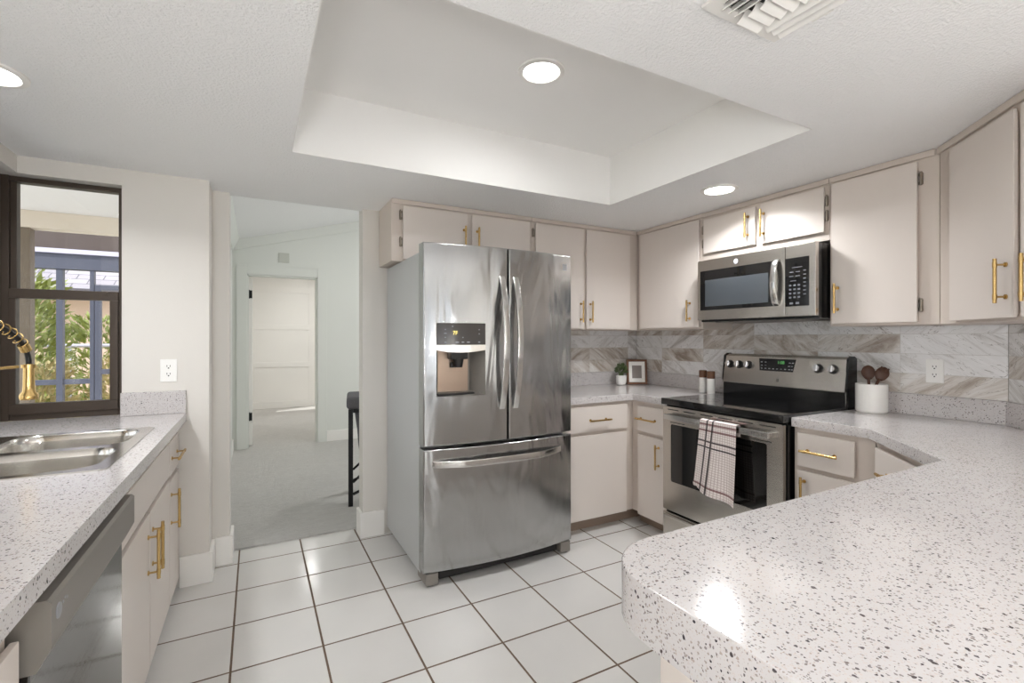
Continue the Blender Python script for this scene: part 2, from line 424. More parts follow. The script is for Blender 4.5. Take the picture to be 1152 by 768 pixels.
# sink wall (left) with the second corner window, and end wall
m = MB()
m.box(XL - .12, XL, -5.2, 3.09, 2.028, ZC); m.box(XL - .12, XL, 1.5, 3.09, 0, .85); m.box(XL - .12, XL, -.6, 1.5, 0, 2.028); m.box(XL - .12, XL, -5.2, -3.0, 0, 2.028)
struct('wall_left', m, 'wall_paint', 'white wall above and below the sink window')
m = MB()
m.box(-.578, -.215, YE, 3.09, 0, ZC); m.box(XL, -.578, YE, 3.09, 2.026, ZC); m.box(XL, -.578, YE, 3.09, 0, .85)
m.box(-.35, -.215, 3.09, YF, 0, ZC)
struct('wall_end', m, 'wall_paint', 'white wall around the kitchen window')
m = MB()
m.box(-.35, -.13, YF, 3.32, 0, 3.6); m.box(-.13, .606, YF + .002, 3.219, ZC + .02, 3.6); m.box(.606, 4.2, YF, 3.28, 0, 3.6)
struct('wall_back', m, 'wall_paint', 'white wall behind the refrigerator with the wide opening to the hall')
struct('wall_right', MB().box(XW, XW + .12, .82, YF, 0, ZC), 'wall_paint', 'wall behind the range')
struct('wall_diagonal', MB().prism([(XW, .82), (XW + .12, .82), (XW + .12, .77), (2.205, -.145), (2.12, .02)], 0, ZC), 'wall_paint', 'angled wall right of the range')
m = MB(); m.box(2.12, 2.24, -5.2, .02, 0, ZC)
struct('wall_right_near', m, 'wall_paint')
m = MB(); m.box(XL - .12, -.55, -5.32, -5.2, 0, ZC); m.box(1.75, 2.24, -5.32, -5.2, 0, ZC); m.box(-.55, 1.75, -5.32, -5.2, 2.0, ZC)
struct('wall_rear', m, 'wall_paint')
dr = struct('added_door_rear', MB().box(-.55, 1.75, -5.29, -5.23, 1.94, 2.0).box(-.55, 1.75, -5.29, -5.23, 0, .06).box(-.55, -.49, -5.29, -5.23, .06, 1.94).box(1.69, 1.75, -5.29, -5.23, .06, 1.94).box(.56, .64, -5.29, -5.23, .06, 1.94), 'white_metal')  # unseen glass door, added to let daylight in from behind
MB().box(-.49, .56, -5.265, -5.26, .06, 1.94).box(.64, 1.69, -5.265, -5.26, .06, 1.94).build('pane', 'clear_glass', dr)

m = MB()
for y0, y1, z0_, z1_ in ((-3.0, -.6, 0, .05), (-3.0, -.6, 1.97, 2.027), (-3.0, -2.94, .05, 1.97), (-.66, -.6, .05, 1.97), (-1.84, -1.76, .05, 1.97)): m.box(XL - .09, XL - .03, y0, y1, z0_, z1_)
dr4 = struct('added_door_left', m, 'white_metal')  # unseen glass door, added for daylight on the left side
MB().box(XL - .065, XL - .06, -2.94, -1.84, .05, 1.97).box(XL - .065, XL - .06, -1.76, -.66, .05, 1.97).build('pane', 'clear_glass', dr4)

# baseboards and casings
def base(name, *boxes):
    m = MB()
    for b in boxes: m.box(*b, b=.003)
    return struct(name, m, 'trim_paint')
BB = .158
base('baseboard_end', (-.343, -.212, YE - .016, YE, 0, BB), (-.215, -.199, YE - .016, YF - .017, 0, BB))
base('baseboard_opening', (-.199, -.114, YF - .016, YF, 0, BB), (-.13, -.114, YF, 3.32, 0, BB))
base('baseboard_stub', (.588, .74, YF - .016, YF, 0, BB), (.588, .606, YF, 3.28, 0, BB))
# ---- hall beyond the opening
HX = -.235
struct('wall_hall_left', MB().box(HX - .12, HX, 3.32, 6.26, .012, 3.0), 'hall_paint')
DX0, DX1, DZ, HY = -.085, .665, 2.01, 6.26
m = MB(); m.box(HX - .12, DX0, HY, HY + .12, .012, 3.9); m.box(DX1, 4.2, HY, HY + .12, .012, 3.9); m.box(DX0, DX1, HY, HY + .12, DZ, 3.9)
struct('wall_hall_far', m, 'hall_paint', 'pale wall at the end of the hall around the open doorway')
m = MB(); m.box(4.08, 4.2, 3.28, 3.7, .012, 3.6); m.box(4.08, 4.2, 5.9, HY, .012, 3.6); m.box(4.08, 4.2, 3.7, 5.9, .012, .3); m.box(4.08, 4.2, 3.7, 5.9, 2.3, 3.6)
struct('wall_hall_right', m, 'hall_paint')
wz = lambda x: 2.41 + .267 * (x + .139)
FX = Fr((0, 0), (1, 0), (0, 1))
m = MB()
m.loft([[Vector((x, y, z)) for x, z in ((HX - .12, wz(HX - .12)), (4.2, wz(4.2)), (4.2, wz(4.2) + .1), (HX - .12, wz(HX - .12) + .1))] for y in (3.22, HY)])
struct('ceiling_hall', m, 'ceiling_texture', 'sloping ceiling of the hall')
m = MB()
m.loft([[Vector((x, y, wz(x) - k)) for x in (HX, 4.08) for k in ((0, .115) if x < 0 else (.115, 0))] for y in (HY - .02, HY)])
m.loft([[Vector((HX, y, wz(HX))), Vector((HX + .07, y, wz(HX + .07))), Vector((HX + .012, y, wz(HX) - .12)), Vector((HX, y, wz(HX) - .12))] for y in (3.32, HY - .02)])
struct('trim_1', m, 'hall_paint', 'moulding under the sloping hall ceiling')
def casing(m, x0, x1, z1, y, wd=.105, th=.018):
    m.box(x0 - wd, x0, y - th, y, .012, z1 + wd, b=.003); m.box(x1, x1 + wd, y - th, y, .012, z1 + wd, b=.003); m.box(x0, x1, y - th, y, z1, z1 + wd, b=.003)
m = MB(); casing(m, DX0, DX1, DZ, HY); m.box(DX0, DX0 + .016, HY, HY + .12, .012, DZ); m.box(DX1 - .016, DX1, HY, HY + .12, .012, DZ); m.box(DX0, DX1, HY, HY + .12, DZ - .016, DZ)
struct('trim_2', m, 'hall_paint', 'white casing of the open doorway at the end of the hall')
m = MB(); m.box(HX, HX + .018, 4.75, 4.86, .012, 2.1, b=.003); m.box(HX, HX + .018, 5.66, 5.77, .012, 2.1, b=.003); m.box(HX, HX + .018, 4.86, 5.66, 2.0, 2.1, b=.003)
struct('trim_3', m, 'hall_paint', 'casing of the side door in the hall')
d2 = struct('door_2', MB().box(HX, HX + .006, 4.86, 5.66, .02, 2.0), 'trim_paint')
base('baseboard_hall', (HX, HX + .016, 5.77, HY - .018, .012, .14), (HX, HX + .016, 3.32, 4.75, .012, .14), (DX1 + .105, 4.08, HY - .016, HY, .012, .14))
# bright room beyond: open door leaf, panelled far wall
dr3 = struct('door_3', MB().box(DX0 + .018, DX0 + .053, HY + .13, HY + .87, .022, DZ - .02, b=.002), 'trim_paint', 'open white door leaf with black hinges')
for z in (.36, 1.79):
    MB().box(DX0 + .017, DX0 + .05, HY + .105, HY + .131, z - .045, z + .045, b=.002).cyl((DX0 + .02, HY + .118, z - .05), (DX0 + .02, HY + .118, z + .05), .008, 10).build('hinge', 'black_metal', dr3)
RY = 9.67
struct('wall_room_far', MB().box(-.9, 2.3, RY, RY + .12, .012, 2.5), 'trim_paint', 'white panelled wall of the far room')
m = MB(); m.box(-.9, 2.3, RY - .02, RY, .012, .13, b=.003)
for z in (.795, 1.476, 2.15): m.box(-.9, 2.3, RY - .016, RY, z - .045, z + .045, b=.003)
for x in (-.45, .915, 2.2): m.box(x - .045, x + .045, RY - .014, RY, .13, 2.45, b=.003)
struct('trim_4', m, 'trim_paint', 'board battens on the white far wall')
m = MB(); m.box(-.9, -.78, 6.38, 7.9, .012, 2.5); m.box(-.9, -.78, 8.7, RY, .012, 2.5); m.box(-.9, -.78, 7.9, 8.7, .012, 1.0); m.box(-.9, -.78, 7.9, 8.7, 2.0, 2.5)
struct('wall_room_left', m, 'trim_paint')
struct('wall_room_right', MB().box(2.2, 2.32, 6.38, RY, .012, 2.5), 'trim_paint')
struct('ceiling_room', MB().box(-.9, 2.32, 6.38, RY + .12, 2.5, 2.6), 'tray_paint')

# ------------------------------------------------------------------ corner window over the sink
YW = 3.035
w1 = MB()
w1.box(-1.045, -1.0, YW - .005, YW + .055, ZK, 2.028, b=.002)          # corner post
w1.box(-1.0, -.977, YW + .01, YW + .05, 1.466, 2.003, b=.002)
w1.box(-1.0, -.578, YW, YW + .05, 2.002, 2.026, b=.002)
w1.box(-.603, -.578, YW, YW + .05, ZK, 2.002, b=.002)
w1.box(-1.0, -.603, YW, YW + .05, ZK, .924, b=.002)
win1 = struct('window_1', w1, 'bronze_frame', 'dark bronze single hung window beside the outlet wall')
m = MB()
m.box(-1.0, -.603, YW - .012, YW + .03, 1.462, 1.507, b=.003); m.box(-1.0, -.603, YW - .012, YW + .03, .924, .972, b=.003)
m.box(-1.0, -.974, YW - .012, YW + .03, .972, 1.462, b=.003); m.box(-.636, -.603, YW - .012, YW + .03, .972, 1.462, b=.003)
m.box(-.665, -.64, YW - .02, YW - .012, 1.49, 1.50)
m.build('window_sash', 'bronze_frame', win1)
MB().box(-.98, -.6, YW + .034, YW + .038, 1.5, 2.005).build('pane', 'clear_glass', win1)
MB().box(-.98, -.63, YW + .008, YW + .012, .965, 1.47).build('pane', 'clear_glass', win1)
XQ = -1.03
w2 = MB()
w2.box(XQ - .04, XQ + .005, 1.5, YW - .01, 2.003, 2.028, b=.002); w2.box(XQ - .04, XQ + .005, 1.5, YW - .01, ZK, .93, b=.002)
w2.box(XQ - .04, XQ + .005, 1.5, 1.54, .93, 2.003, b=.002); w2.box(XQ - .04, XQ + .005, 2.96, YW - .01, .93, 2.003, b=.002); w2.box(XQ - .04, XQ + .005, 2.23, 2.28, .93, 2.003, b=.002)
win2 = struct('window_2', w2, 'bronze_frame', 'dark bronze window above the sink meeting the corner post')
MB().box(XQ - .02, XQ - .016, 1.54, 2.23, .93, 2.003).box(XQ - .02, XQ - .016, 2.28, 2.96, .93, 2.003).build('pane', 'clear_glass', win2)

# ------------------------------------------------------------------ handles, hinges, cabinets
def bar_handle(parent, fr, u, d, z, L, axis, so=.032, r=.0058, name='handle'):
    m = MB(); h = L / 2; q = L * .36
    P = (lambda a, dd: fr(u, d + dd, z + a)) if axis == 'z' else (lambda a, dd: fr(u + a, d + dd, z))
    m.cyl(P(-h, so), P(h, so), r, 14)
    for a in (-q, q):
        m.cyl(P(a, -.001), P(a, so), r * .62, 10); m.cyl(P(a, -.0005), P(a, .004), r * 1.5, 14)
        m.cyl(P(a - r * 1.6, so), P(a + r * 1.6, so), r * 1.16, 14)
    o = m.build(name, 'brass', parent); o['label'] = 'brass bar handle'; return o
def hinge(parent, fr, u, d, z):
    m = MB()
    m.box(u - .0055, u + .0055, d - .002, d + .007, z - .026, z + .026, fr, b=.002)
    m.cyl(fr(u, d + .007, z - .03), fr(u, d + .007, z + .03), .0045, 10)
    for k in (-1, 1): m.box(u + .004, u + .016, d - .002, d + .002, z + k * .019 - .007, z + k * .019 + .007, fr, b=.001)
    m.box(u + .012, u + .017, d - .002, d + .002, z - .024, z + .024, fr, b=.001)
    return m.build('hinge', 'hinge_metal', parent)
def front(root, kind, fr, d, u0, u1, z0, z1, handle=None, hinges=(), th=.02):
    p = MB().box(u0, u1, d + .008, d + th, z0, z1, fr, b=.0025).box(u0 + .009, u1 - .009, d + .0005, d + .008, z0 + .009, z1 - .009, fr).build(kind, 'cabinet_paint', root)
    if handle:
        hu, hz, ax, L = handle; bar_handle(p, fr, hu, d + th, hz, L, ax)
    for hu, hz in hinges: hinge(p, fr, hu, d + .003, hz)
    return p
def cabinet(label, fr, u0, u1, d, z0, z1, fronts, toe=None, back=.012, extra=None, cat='cabinet', name='base_cabinet', group=None, crown=None):
    c = fr((u0 + u1) / 2, d / 2, 0 if z0 < .2 else z0)
    root = thing(name, label, cat, c, group)
    m = MB(); m.box(u0, u1, back, d, z0, z1, fr, b=.0005)
    if extra: extra(m)
    m.build('carcass', 'cabinet_shell_shaded', root)
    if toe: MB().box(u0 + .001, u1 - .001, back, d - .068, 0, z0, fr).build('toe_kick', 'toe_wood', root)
    if crown: MB().box(crown[0], crown[1], d, d + .012, z1 - .028, z1, fr, b=.003).build('top_trim', 'cabinet_shell_shaded', root)
    for f in fronts: front(root, f[0], fr, d, *f[1:])
    return root
ZB0, ZB1 = .092, ZK - KT - .0005
# left run (face at X = -.365 -> d = .588)
DLF = .588
def sink_front(m):
    m.box(1.752, 2.656, DLF - .02, DLF, .655, ZB1, FL)
cabinet('sink base cabinet with two doors and a plain false front, next to the dishwasher', FL, 1.752, 2.656, DLF, .05, .655, [
    ('drawer_front', 1.76, 2.652, .652, .800),
    ('door', 1.76, 2.197, .055, .630, (2.159, .487, 'z', .18)), ('door', 2.206, 2.652, .055, .630, (2.246, .487, 'z', .18))], extra=sink_front, name='sink_cabinet')
cabinet('narrow base cabinet with one drawer over one door, by the hall opening', FL, 2.658, YE - .003, DLF, .05, ZB1, [
    ('drawer', 2.664, YE - .012, .640, .800, (2.80, .716, 'u', .22)), ('door', 2.664, YE - .012, .055, .615, (2.70, .487, 'z', .18))])
cabinet('base cabinet at the near side of the dishwasher, cut off by the frame edge', FL, .45, 1.092, DLF, .05, ZB1, [
    ('drawer', .46, 1.085, .640, .776, (.77, .70, 'u', .15)), ('door', .46, 1.085, .055, .615, (.55, .45, 'z', .195))])
# corner base cabinets
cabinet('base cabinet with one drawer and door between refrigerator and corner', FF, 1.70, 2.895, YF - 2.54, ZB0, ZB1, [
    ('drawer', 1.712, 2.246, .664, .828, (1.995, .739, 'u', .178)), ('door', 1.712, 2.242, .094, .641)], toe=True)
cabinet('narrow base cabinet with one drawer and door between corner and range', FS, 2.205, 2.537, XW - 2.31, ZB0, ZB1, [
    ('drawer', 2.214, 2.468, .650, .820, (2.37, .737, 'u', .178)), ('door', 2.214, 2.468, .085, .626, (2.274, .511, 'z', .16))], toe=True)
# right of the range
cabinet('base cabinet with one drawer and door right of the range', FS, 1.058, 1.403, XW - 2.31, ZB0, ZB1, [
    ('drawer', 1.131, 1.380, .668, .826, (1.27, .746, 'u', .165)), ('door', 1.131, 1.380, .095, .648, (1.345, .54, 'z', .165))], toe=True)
dc = thing('corner_base_cabinet', 'angled base cabinet with one drawer, half hidden behind the peninsula worktop', 'cabinet', (2.35, .75, 0))
MB().prism([(2.31, 1.055), (2.895, 1.055), (2.895, .84), (2.42, .365), (1.965, .71)], ZB0, ZB1).build('carcass', 'cabinet_shell_shaded', dc)
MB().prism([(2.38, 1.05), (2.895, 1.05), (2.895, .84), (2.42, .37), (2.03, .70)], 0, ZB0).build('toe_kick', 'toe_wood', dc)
front(dc, 'drawer', FDL, 0, .04, .44, .672, .824, (.205, .735, 'u', .15))
front(dc, 'door', FDL, 0, .04, .44, .095, .65, (.40, .54, 'z', .15))
pc = thing('peninsula_cabinet', 'plain painted peninsula base under the rounded worktop end', 'cabinet', (1.3, .33, 0))
MB().box(.643, 1.955, .02, .635, 0, .8515, b=.002).build('carcass', 'cabinet_paint', pc)
# upper cabinets
ZU0, ZU1 = 1.338, ZC - .002
DU_F, DU_S = YF - 2.83, XW - 2.62
cabinet('short wall cabinet with two doors above the refrigerator', FF, .708, 1.66, DU_F, 1.736, ZU1, [
    ('door', .772, 1.186, 1.748, 2.063, (1.161, 1.905, 'z', .15), ((.758, 2.01), (.758, 1.85))),
    ('door', 1.217, 1.642, 1.748, 2.063, (1.252, 1.905, 'z', .15))], name='wall_cabinet', crown=(.708, 1.66))
cabinet('tall wall cabinet with two doors right of the refrigerator', FF, 1.662, 2.905, DU_F, ZU0, ZU1, [
    ('door', 1.690, 2.096, 1.346, 2.063, (2.068, 1.468, 'z', .155), ((1.674, 2.0), (1.674, 1.42))),
    ('door', 2.121, 2.533, 1.346, 2.063, (2.152, 1.468, 'z', .155))], name='wall_cabinet', crown=(1.662, 2.608))
cabinet('single door wall cabinet between corner and microwave', FS, 2.205, 2.812, DU_S, ZU0, ZU1, [
    ('door', 2.224, 2.775, 1.35, 2.066, (2.297, 1.462, 'z', .145))], name='wall_cabinet', crown=(2.205, 2.82))
cabinet('short wall cabinet with two doors above the microwave', FS, 1.408, 2.203, DU_S, 1.785, ZU1, [
    ('door', 1.817, 2.186, 1.832, 2.054, (1.861, 1.949, 'z', .15), ((2.194, 1.99), (2.194, 1.90))),
    ('door', 1.427, 1.782, 1.828, 2.06, (1.761, 1.942, 'z', .16), ((1.418, 1.99), (1.418, 1.912)))], name='wall_cabinet', crown=(1.408, 2.203))
cabinet('single door wall cabinet right of the microwave above the outlet', FS, .957, 1.406, DU_S, ZU0, ZU1, [
    ('door', 1.030, 1.390, 1.35, 2.064, (1.361, 1.477, 'z', .15), ((1.019, 1.988), (1.019, 1.424)))], name='wall_cabinet', crown=(.97, 1.406))
dw = thing('corner_wall_cabinet', 'angled wall cabinet with two tall doors at the right edge', 'cabinet', (2.45, .6, ZU0))
MB().prism([(2.62, .955), (2.905, .955), (2.905, .83), (2.215, .14), (2.01, .345)], ZU0, ZU1).build('carcass', 'cabinet_shell_shaded', dw)
front(dw, 'door', FDU, 0, .108, .481, 1.348, 2.056, (.446, 1.476, 'z', .155))
front(dw, 'door', FDU, 0, .514, .84, 1.348, 2.056, (.572, 1.474, 'z', .155))
MB().box(.0, .86, 0, .012, ZU1 - .028, ZU1, FDU, b=.003).build('top_trim', 'cabinet_shell_shaded', dw)

# ------------------------------------------------------------------ worktops
lw = thing('countertop', 'long speckled white worktop holding the sink, under the window', 'countertop', (-.63, 1.5, ZK - KT))
hole = [(-.875, 1.80), (-.405, 1.80), (-.405, 2.51), (-.875, 2.51)]
MB().holed([(-.313, -.6), (-.313, YE - .002), (-.580, YE - .002), (-.580, YW - .001), (XQ + .006, YW - .007), (XQ + .006, 1.503), (XL + .002, 1.503), (XL + .002, -.6)], [hole], ZK - KT, ZK).build('slab', 'speckled_stone', lw)
MB().box(-.580, -.315, YE - .022, YE - .001, ZK + .0005, 1.010, b=.003).build('upstand', 'speckled_stone', lw)
cw = thing('countertop', 'short speckled white worktop with the picture frame and potted plant in the corner', 'countertop', (2.4, 2.7, ZK - KT))
MB().prism([(1.69, 2.51), (2.285, 2.51), (2.285, 2.199), (XW - .002, 2.199), (XW - .002, YF - .002), (1.69, YF - .002)], ZK - KT, ZK, .004).build('slab', 'speckled_stone', cw)
MB().box(1.69, XW - .002, YF - .021, YF - .001, ZK + .0003, .998, b=.002).box(XW - .021, XW - .001, 2.199, YF - .021, ZK + .0003, .998, b=.002).build('upstand', 'speckled_stone', cw)
pw = thing('countertop', 'large speckled white peninsula worktop with a rounded corner and thick edge', 'countertop', (1.6, .4, ZK - .09))
R = .13
arc = [(.53 + R - R * cos(radians(a)), .69 - R + R * sin(radians(a))) for a in range(0, 91, 9)]
MB().prism([(2.90, 1.404), (2.285, 1.404), (2.285, 1.07), (1.905, .69)] + arc[::-1] + [(.53, -.15), (1.935, -.15), (2.90, .815)][:1] + [(1.948, -.15), (2.90, .815)], ZK - KT, ZK, .004).build('slab', 'speckled_stone', pw)
ring = [(1.86, .69)] + arc[::-1] + [(.53, -.15)]
ri = [(1.86, .66)] + [(.56 + (R - .03) - (R - .03) * cos(radians(a)), .66 - (R - .03) + (R - .03) * sin(radians(a))) for a in range(90, -1, -9)] + [(.56, -.15)]
m = MB()
L0 = [[Vector((*p, z)) for p in ring] for z in (ZK - KT, ZK - .09)]; L1 = [[Vector((*p, z)) for p in ri] for z in (ZK - .09, ZK - KT)]
m.loft([L0[0], L0[1], L1[0], L1[1]], cap=(False, False), closed=False)
m.build('edge_band', 'speckled_stone', pw)
m = MB(); m.box(.8285, 1.404, .001, .021, ZK + .0003, .998, Fr((XW, 0), (0, 1), (-1, 0)), b=.002); m.box(.0088, 1.0, .001, .021, ZK + .0003, .998, FD, b=.002)
m.build('upstand', 'speckled_stone', pw)

# marble tile splashback
m = MB()
def slab_uv(fr, u0, u1, z0, z1, th=.008, sgn=1, off=0):
    q = lambda u, z: (off + sgn * u, z)
    m.quv([fr(u0, th, z0), fr(u1, th, z0), fr(u1, th, z1), fr(u0, th, z1)], [q(u0, z0), q(u1, z0), q(u1, z1), q(u0, z1)])
    m.quv([fr(u0, 0.0005, z1), fr(u1, .0005, z1), fr(u1, th, z1), fr(u0, th, z1)], [q(u0, z1), q(u1, z1), q(u1, z1), q(u0, z1)])
    m.quv([fr(u0, 0.0005, z0), fr(u1, .0005, z0), fr(u1, th, z0), fr(u0, th, z0)], [q(u0, z0), q(u1, z0), q(u1, z0), q(u0, z0)])
    for u in (u0, u1): m.quv([fr(u, 0.0005, z0), fr(u, th, z0), fr(u, th, z1), fr(u, .0005, z1)], [q(u, z0), q(u, z0), q(u, z1), q(u, z1)])
slab_uv(FS, .825, YF - .001, .9985, 1.337)
slab_uv(FS, 1.406, 2.197, .80, .9985); slab_uv(FS, 1.41, 2.203, 1.337, 1.784)
slab_uv(FF, 1.66, XW - .009, .9985, 1.337, sgn=-1, off=YF + XW)
slab_uv(FD, .003, 1.0, .9985, 1.337, sgn=-1, off=.82)
bs = m.build('tile_backsplash', 'marble_tile')
tag(bs, 'grey and white veined marble tile splashback above the worktops', 'backsplash')

# ------------------------------------------------------------------ refrigerator
fx0, fx1 = .752, 1.665
ry0, ry1 = 2.437, YF - .02
rf = thing('refrigerator', 'stainless steel french door refrigerator with water dispenser', 'refrigerator', (1.21, 2.75, 0))
MB().box(fx0 + .005, fx1 - .005, ry0, ry1, .05, 1.728, b=.004).build('case', 'case_grey', rf)
for x in (.80, 1.617):
    MB().box(x - .035, x + .035, ry0 - .08, ry0 + .03, 1.7285, 1.752, b=.006).build('hinge_cover', 'case_grey', rf)
yfront = lambda x: 2.318 + .040 * ((x - 1.2085) / .4565) ** 2
def bowed(x0, x1, z0, z1, yb, hole=None, nx=18):
    m = MB(); ed = .007
    xs = sorted(set([x0, x0 + .002, x0 + ed] + [x0 + ed + (x1 - x0 - 2 * ed) * i / nx for i in range(nx + 1)] + [x1 - .002, x1] + ([hole[0], hole[1]] if hole else [])))
    zs = sorted(set([z0, z0 + .002, z0 + ed] + [z0 + ed + (z1 - z0 - 2 * ed) * i / 6 for i in range(7)] + [z1 - .002, z1] + ([hole[2], hole[3]] if hole else [])))
    def dep(x, z):
        q = 0
        for a in (x - x0, x1 - x, z - z0, z1 - z):
            if a < ed: q = max(q, ed - math.sqrt(max(0, ed * ed - (ed - a) ** 2)))
        return q
    V = {}
    for i, x in enumerate(xs):
        for j, z in enumerate(zs): V[i, j] = m.bm.verts.new((x, yfront(x) + dep(x, z), z))
    for i in range(len(xs) - 1):
        for j in range(len(zs) - 1):
            if hole and xs[i] >= hole[0] - 1e-6 and xs[i + 1] <= hole[1] + 1e-6 and zs[j] >= hole[2] - 1e-6 and zs[j + 1] <= hole[3] + 1e-6: continue
            m.bm.faces.new((V[i, j], V[i + 1, j], V[i + 1, j + 1], V[i, j + 1]))
    nX, nZ = len(xs) - 1, len(zs) - 1
    rim = [V[i, 0] for i in range(nX)] + [V[nX, j] for j in range(nZ)] + [V[i, nZ] for i in range(nX, 0, -1)] + [V[0, j] for j in range(nZ, 0, -1)]
    bk = [m.bm.verts.new((v.co.x, yb, v.co.z)) for v in rim]
    for a in range(len(rim)):
        b = (a + 1) % len(rim); m.bm.faces.new((rim[b], rim[a], bk[a], bk[b]))
    m.bm.faces.new(bk)
    if not hole: bmesh.ops.recalc_face_normals(m.bm, faces=m.bm.faces[:])
    return m
hx0, hx1, hz0, hz1 = .817, 1.082, .975, 1.356
ld = bowed(fx0, 1.214, .722, 1.768, ry0 - .004, (hx0, hx1, hz0, hz1)).build('door', 'steel_fridge', rf, 50)
rd = bowed(1.222, fx1, .722, 1.768, ry0 - .004).build('door', 'steel_fridge', rf, 50)
fd = bowed(fx0, fx1, .075, .706, ry0 - .004, nx=26).build('freezer_drawer', 'steel_fridge', rf, 50)
# dispenser, all inside the left door
yq = yfront(hx0) 
FQ = Fr((0, yfront(.95) + .004), (1, 0), (0, -1))
m = MB(); yb = ry0 - .012
rim = [(hx0, hz0), (hx1, hz0), (hx1, 1.243), (hx0, 1.243)]
m.loft([[Vector((x, yfront(x) + .001, z)) for x, z in rim], [Vector((x + (.012 if x < 1 else -.05), yb - .004, z + (.02 if z < 1 else 0))) for x, z in rim]], cap=(False, True))
m.box(hx0, hx1, yfront(hx0) , yb, 1.235, hz1)
m.build('dispenser_recess', 'grey_plastic', ld)
MB().box(hx0 + .03, hx1 - .062, yb - .012, yb - .005, hz0 + .012, 1.215, b=.003).build('dispenser_back', 'dispenser_metal', ld)
MB().box(.90, .995, yb - .075, yb - .012, 1.165, 1.235, b=.008).cyl((.948, yb - .05, 1.125), (.948, yb - .05, 1.17), .022, 16, .03).box(.915, .98, yb - .035, yb - .014, 1.12, 1.15, b=.004).build('dispenser_nozzle', 'dark_plastic', ld)
MB().box(hx0 + .012, hx1 - .05, yfront(hx0) + .004, yb - .005, hz0 + .001, hz0 + .014, b=.003).build('drip_tray', 'dark_plastic', ld)
m = MB(); m.loft([[Vector((x, yfront(x) - .003 + (0 if f else .012), z)) for x in [hx0 + .001 + (hx1 - hx0 - .002) * i / 8 for i in range(9)]] for z, f in ((hz1 - .001, 0), (hz1 - .002, 1), (1.243, 1), (1.242, 0))], cap=(False, False), closed=False)
pn = m.build('control_panel', 'panel_brown', ld)
m = MB(); m.loft([[Vector((x, yfront(x) - (.004 if f else -.01), z - .012 * sin(pi * i / 8) * g)) for i, x in [(i, hx0 + .001 + (hx1 - hx0 - .002) * i / 8) for i in range(9)]] for z, f, g in ((1.243, 0, 0), (1.242, 1, 0), (1.214, 1, 1), (1.213, 0, 1))], cap=(False, False), closed=False)
m.build('dispenser_trim', 'steel_range', ld)
FP = Fr((0, yfront(.95) - .0052), (1, 0), (0, -1))
for bd_, x in (('7F', .912), ('37F', 1.003)):
    m = MB(); text_mesh(m, bd_, .030, FP, x, 0, 1.303); m.build('display', 'display_amber', ld)
for x, z, wd in ((.862, 1.322, .006), (.862, 1.302, .014), (.862, 1.281, .007), (.862, 1.256, .010), (1.045, 1.322, .006), (1.045, 1.300, .006), (1.045, 1.256, .010), (.925, 1.256, .018), (.955, 1.256, .014), (.985, 1.256, .016), (.955, 1.281, .006), (.90, 1.338, .006)):
    MB().box(x - wd / 2, x + wd / 2, yfront(x) - .0048, yfront(x) - .003, z - .0018, z + .0018).build('button', 'silver_print', ld)
# badge
bd = MB().box(1.594, 1.624, yfront(1.61) - .003, yfront(1.61) + .004, 1.676, 1.714, b=.0015).build('badge', 'silver_print', rd)
m = MB()
for k in range(3): m.box(1.599, 1.619, yfront(1.61) - .0036, yfront(1.61) - .002, 1.684 + k * .010, 1.687 + k * .010)
m.build('badge_lines', 'grey_plastic', rd)
def bow_handle(parent, pts, wd, th, wdir):
    m = MB(); L = []
    for i, p in enumerate(pts):
        d = (pts[min(i + 1, len(pts) - 1)] - pts[max(i - 1, 0)]).normalized(); nn = d.cross(wdir).normalized()
        sec = [(-1, -.6), (-.8, -1), (.8, -1), (1, -.6), (1, .6), (.8, 1), (-.8, 1), (-1, .6)]
        L.append([p + wdir * (wd / 2 * a) + nn * (th / 2 * b) for a, b in sec])
    return m.loft(L).build('handle', 'steel_handle', parent, 45)
for par, x in ((ld, 1.178), (rd, 1.262)):
    pts = []
    for i in range(25):
        f = i / 24; q = sin(pi * f) ** .75
        pts.append(Vector((x + .002, yfront(x) + .002 - .062 * q, .895 + .715 * f)))
    bow_handle(par, pts, .033, .013, Vector((1, 0, 0)))
pts = []
for i in range(33):
    f = i / 32; x = .80 + .775 * f; q = min(1, sin(pi * f) * 1.6) ** .8
    pts.append(Vector((x, yfront(x) + .002 - .05 * q, .632 - .002)))
bow_handle(fd, pts, .034, .013, Vector((0, 0, 1)))
for x in (fx0 + .045, fx1 - .045):
    MB().box(x - .034, x + .034, ry0 - .085, ry0 + .06, .012, .072, b=.006).cyl((x, ry0 - .03, 0), (x, ry0 - .03, .014), .022, 14).build('foot', 'grey_plastic', rf)
MB().box(fx0 + .09, fx1 - .09, ry0 - .06, ry0 + .02, .022, .068, b=.004).build('toe_grille', 'grille_dark', rf)

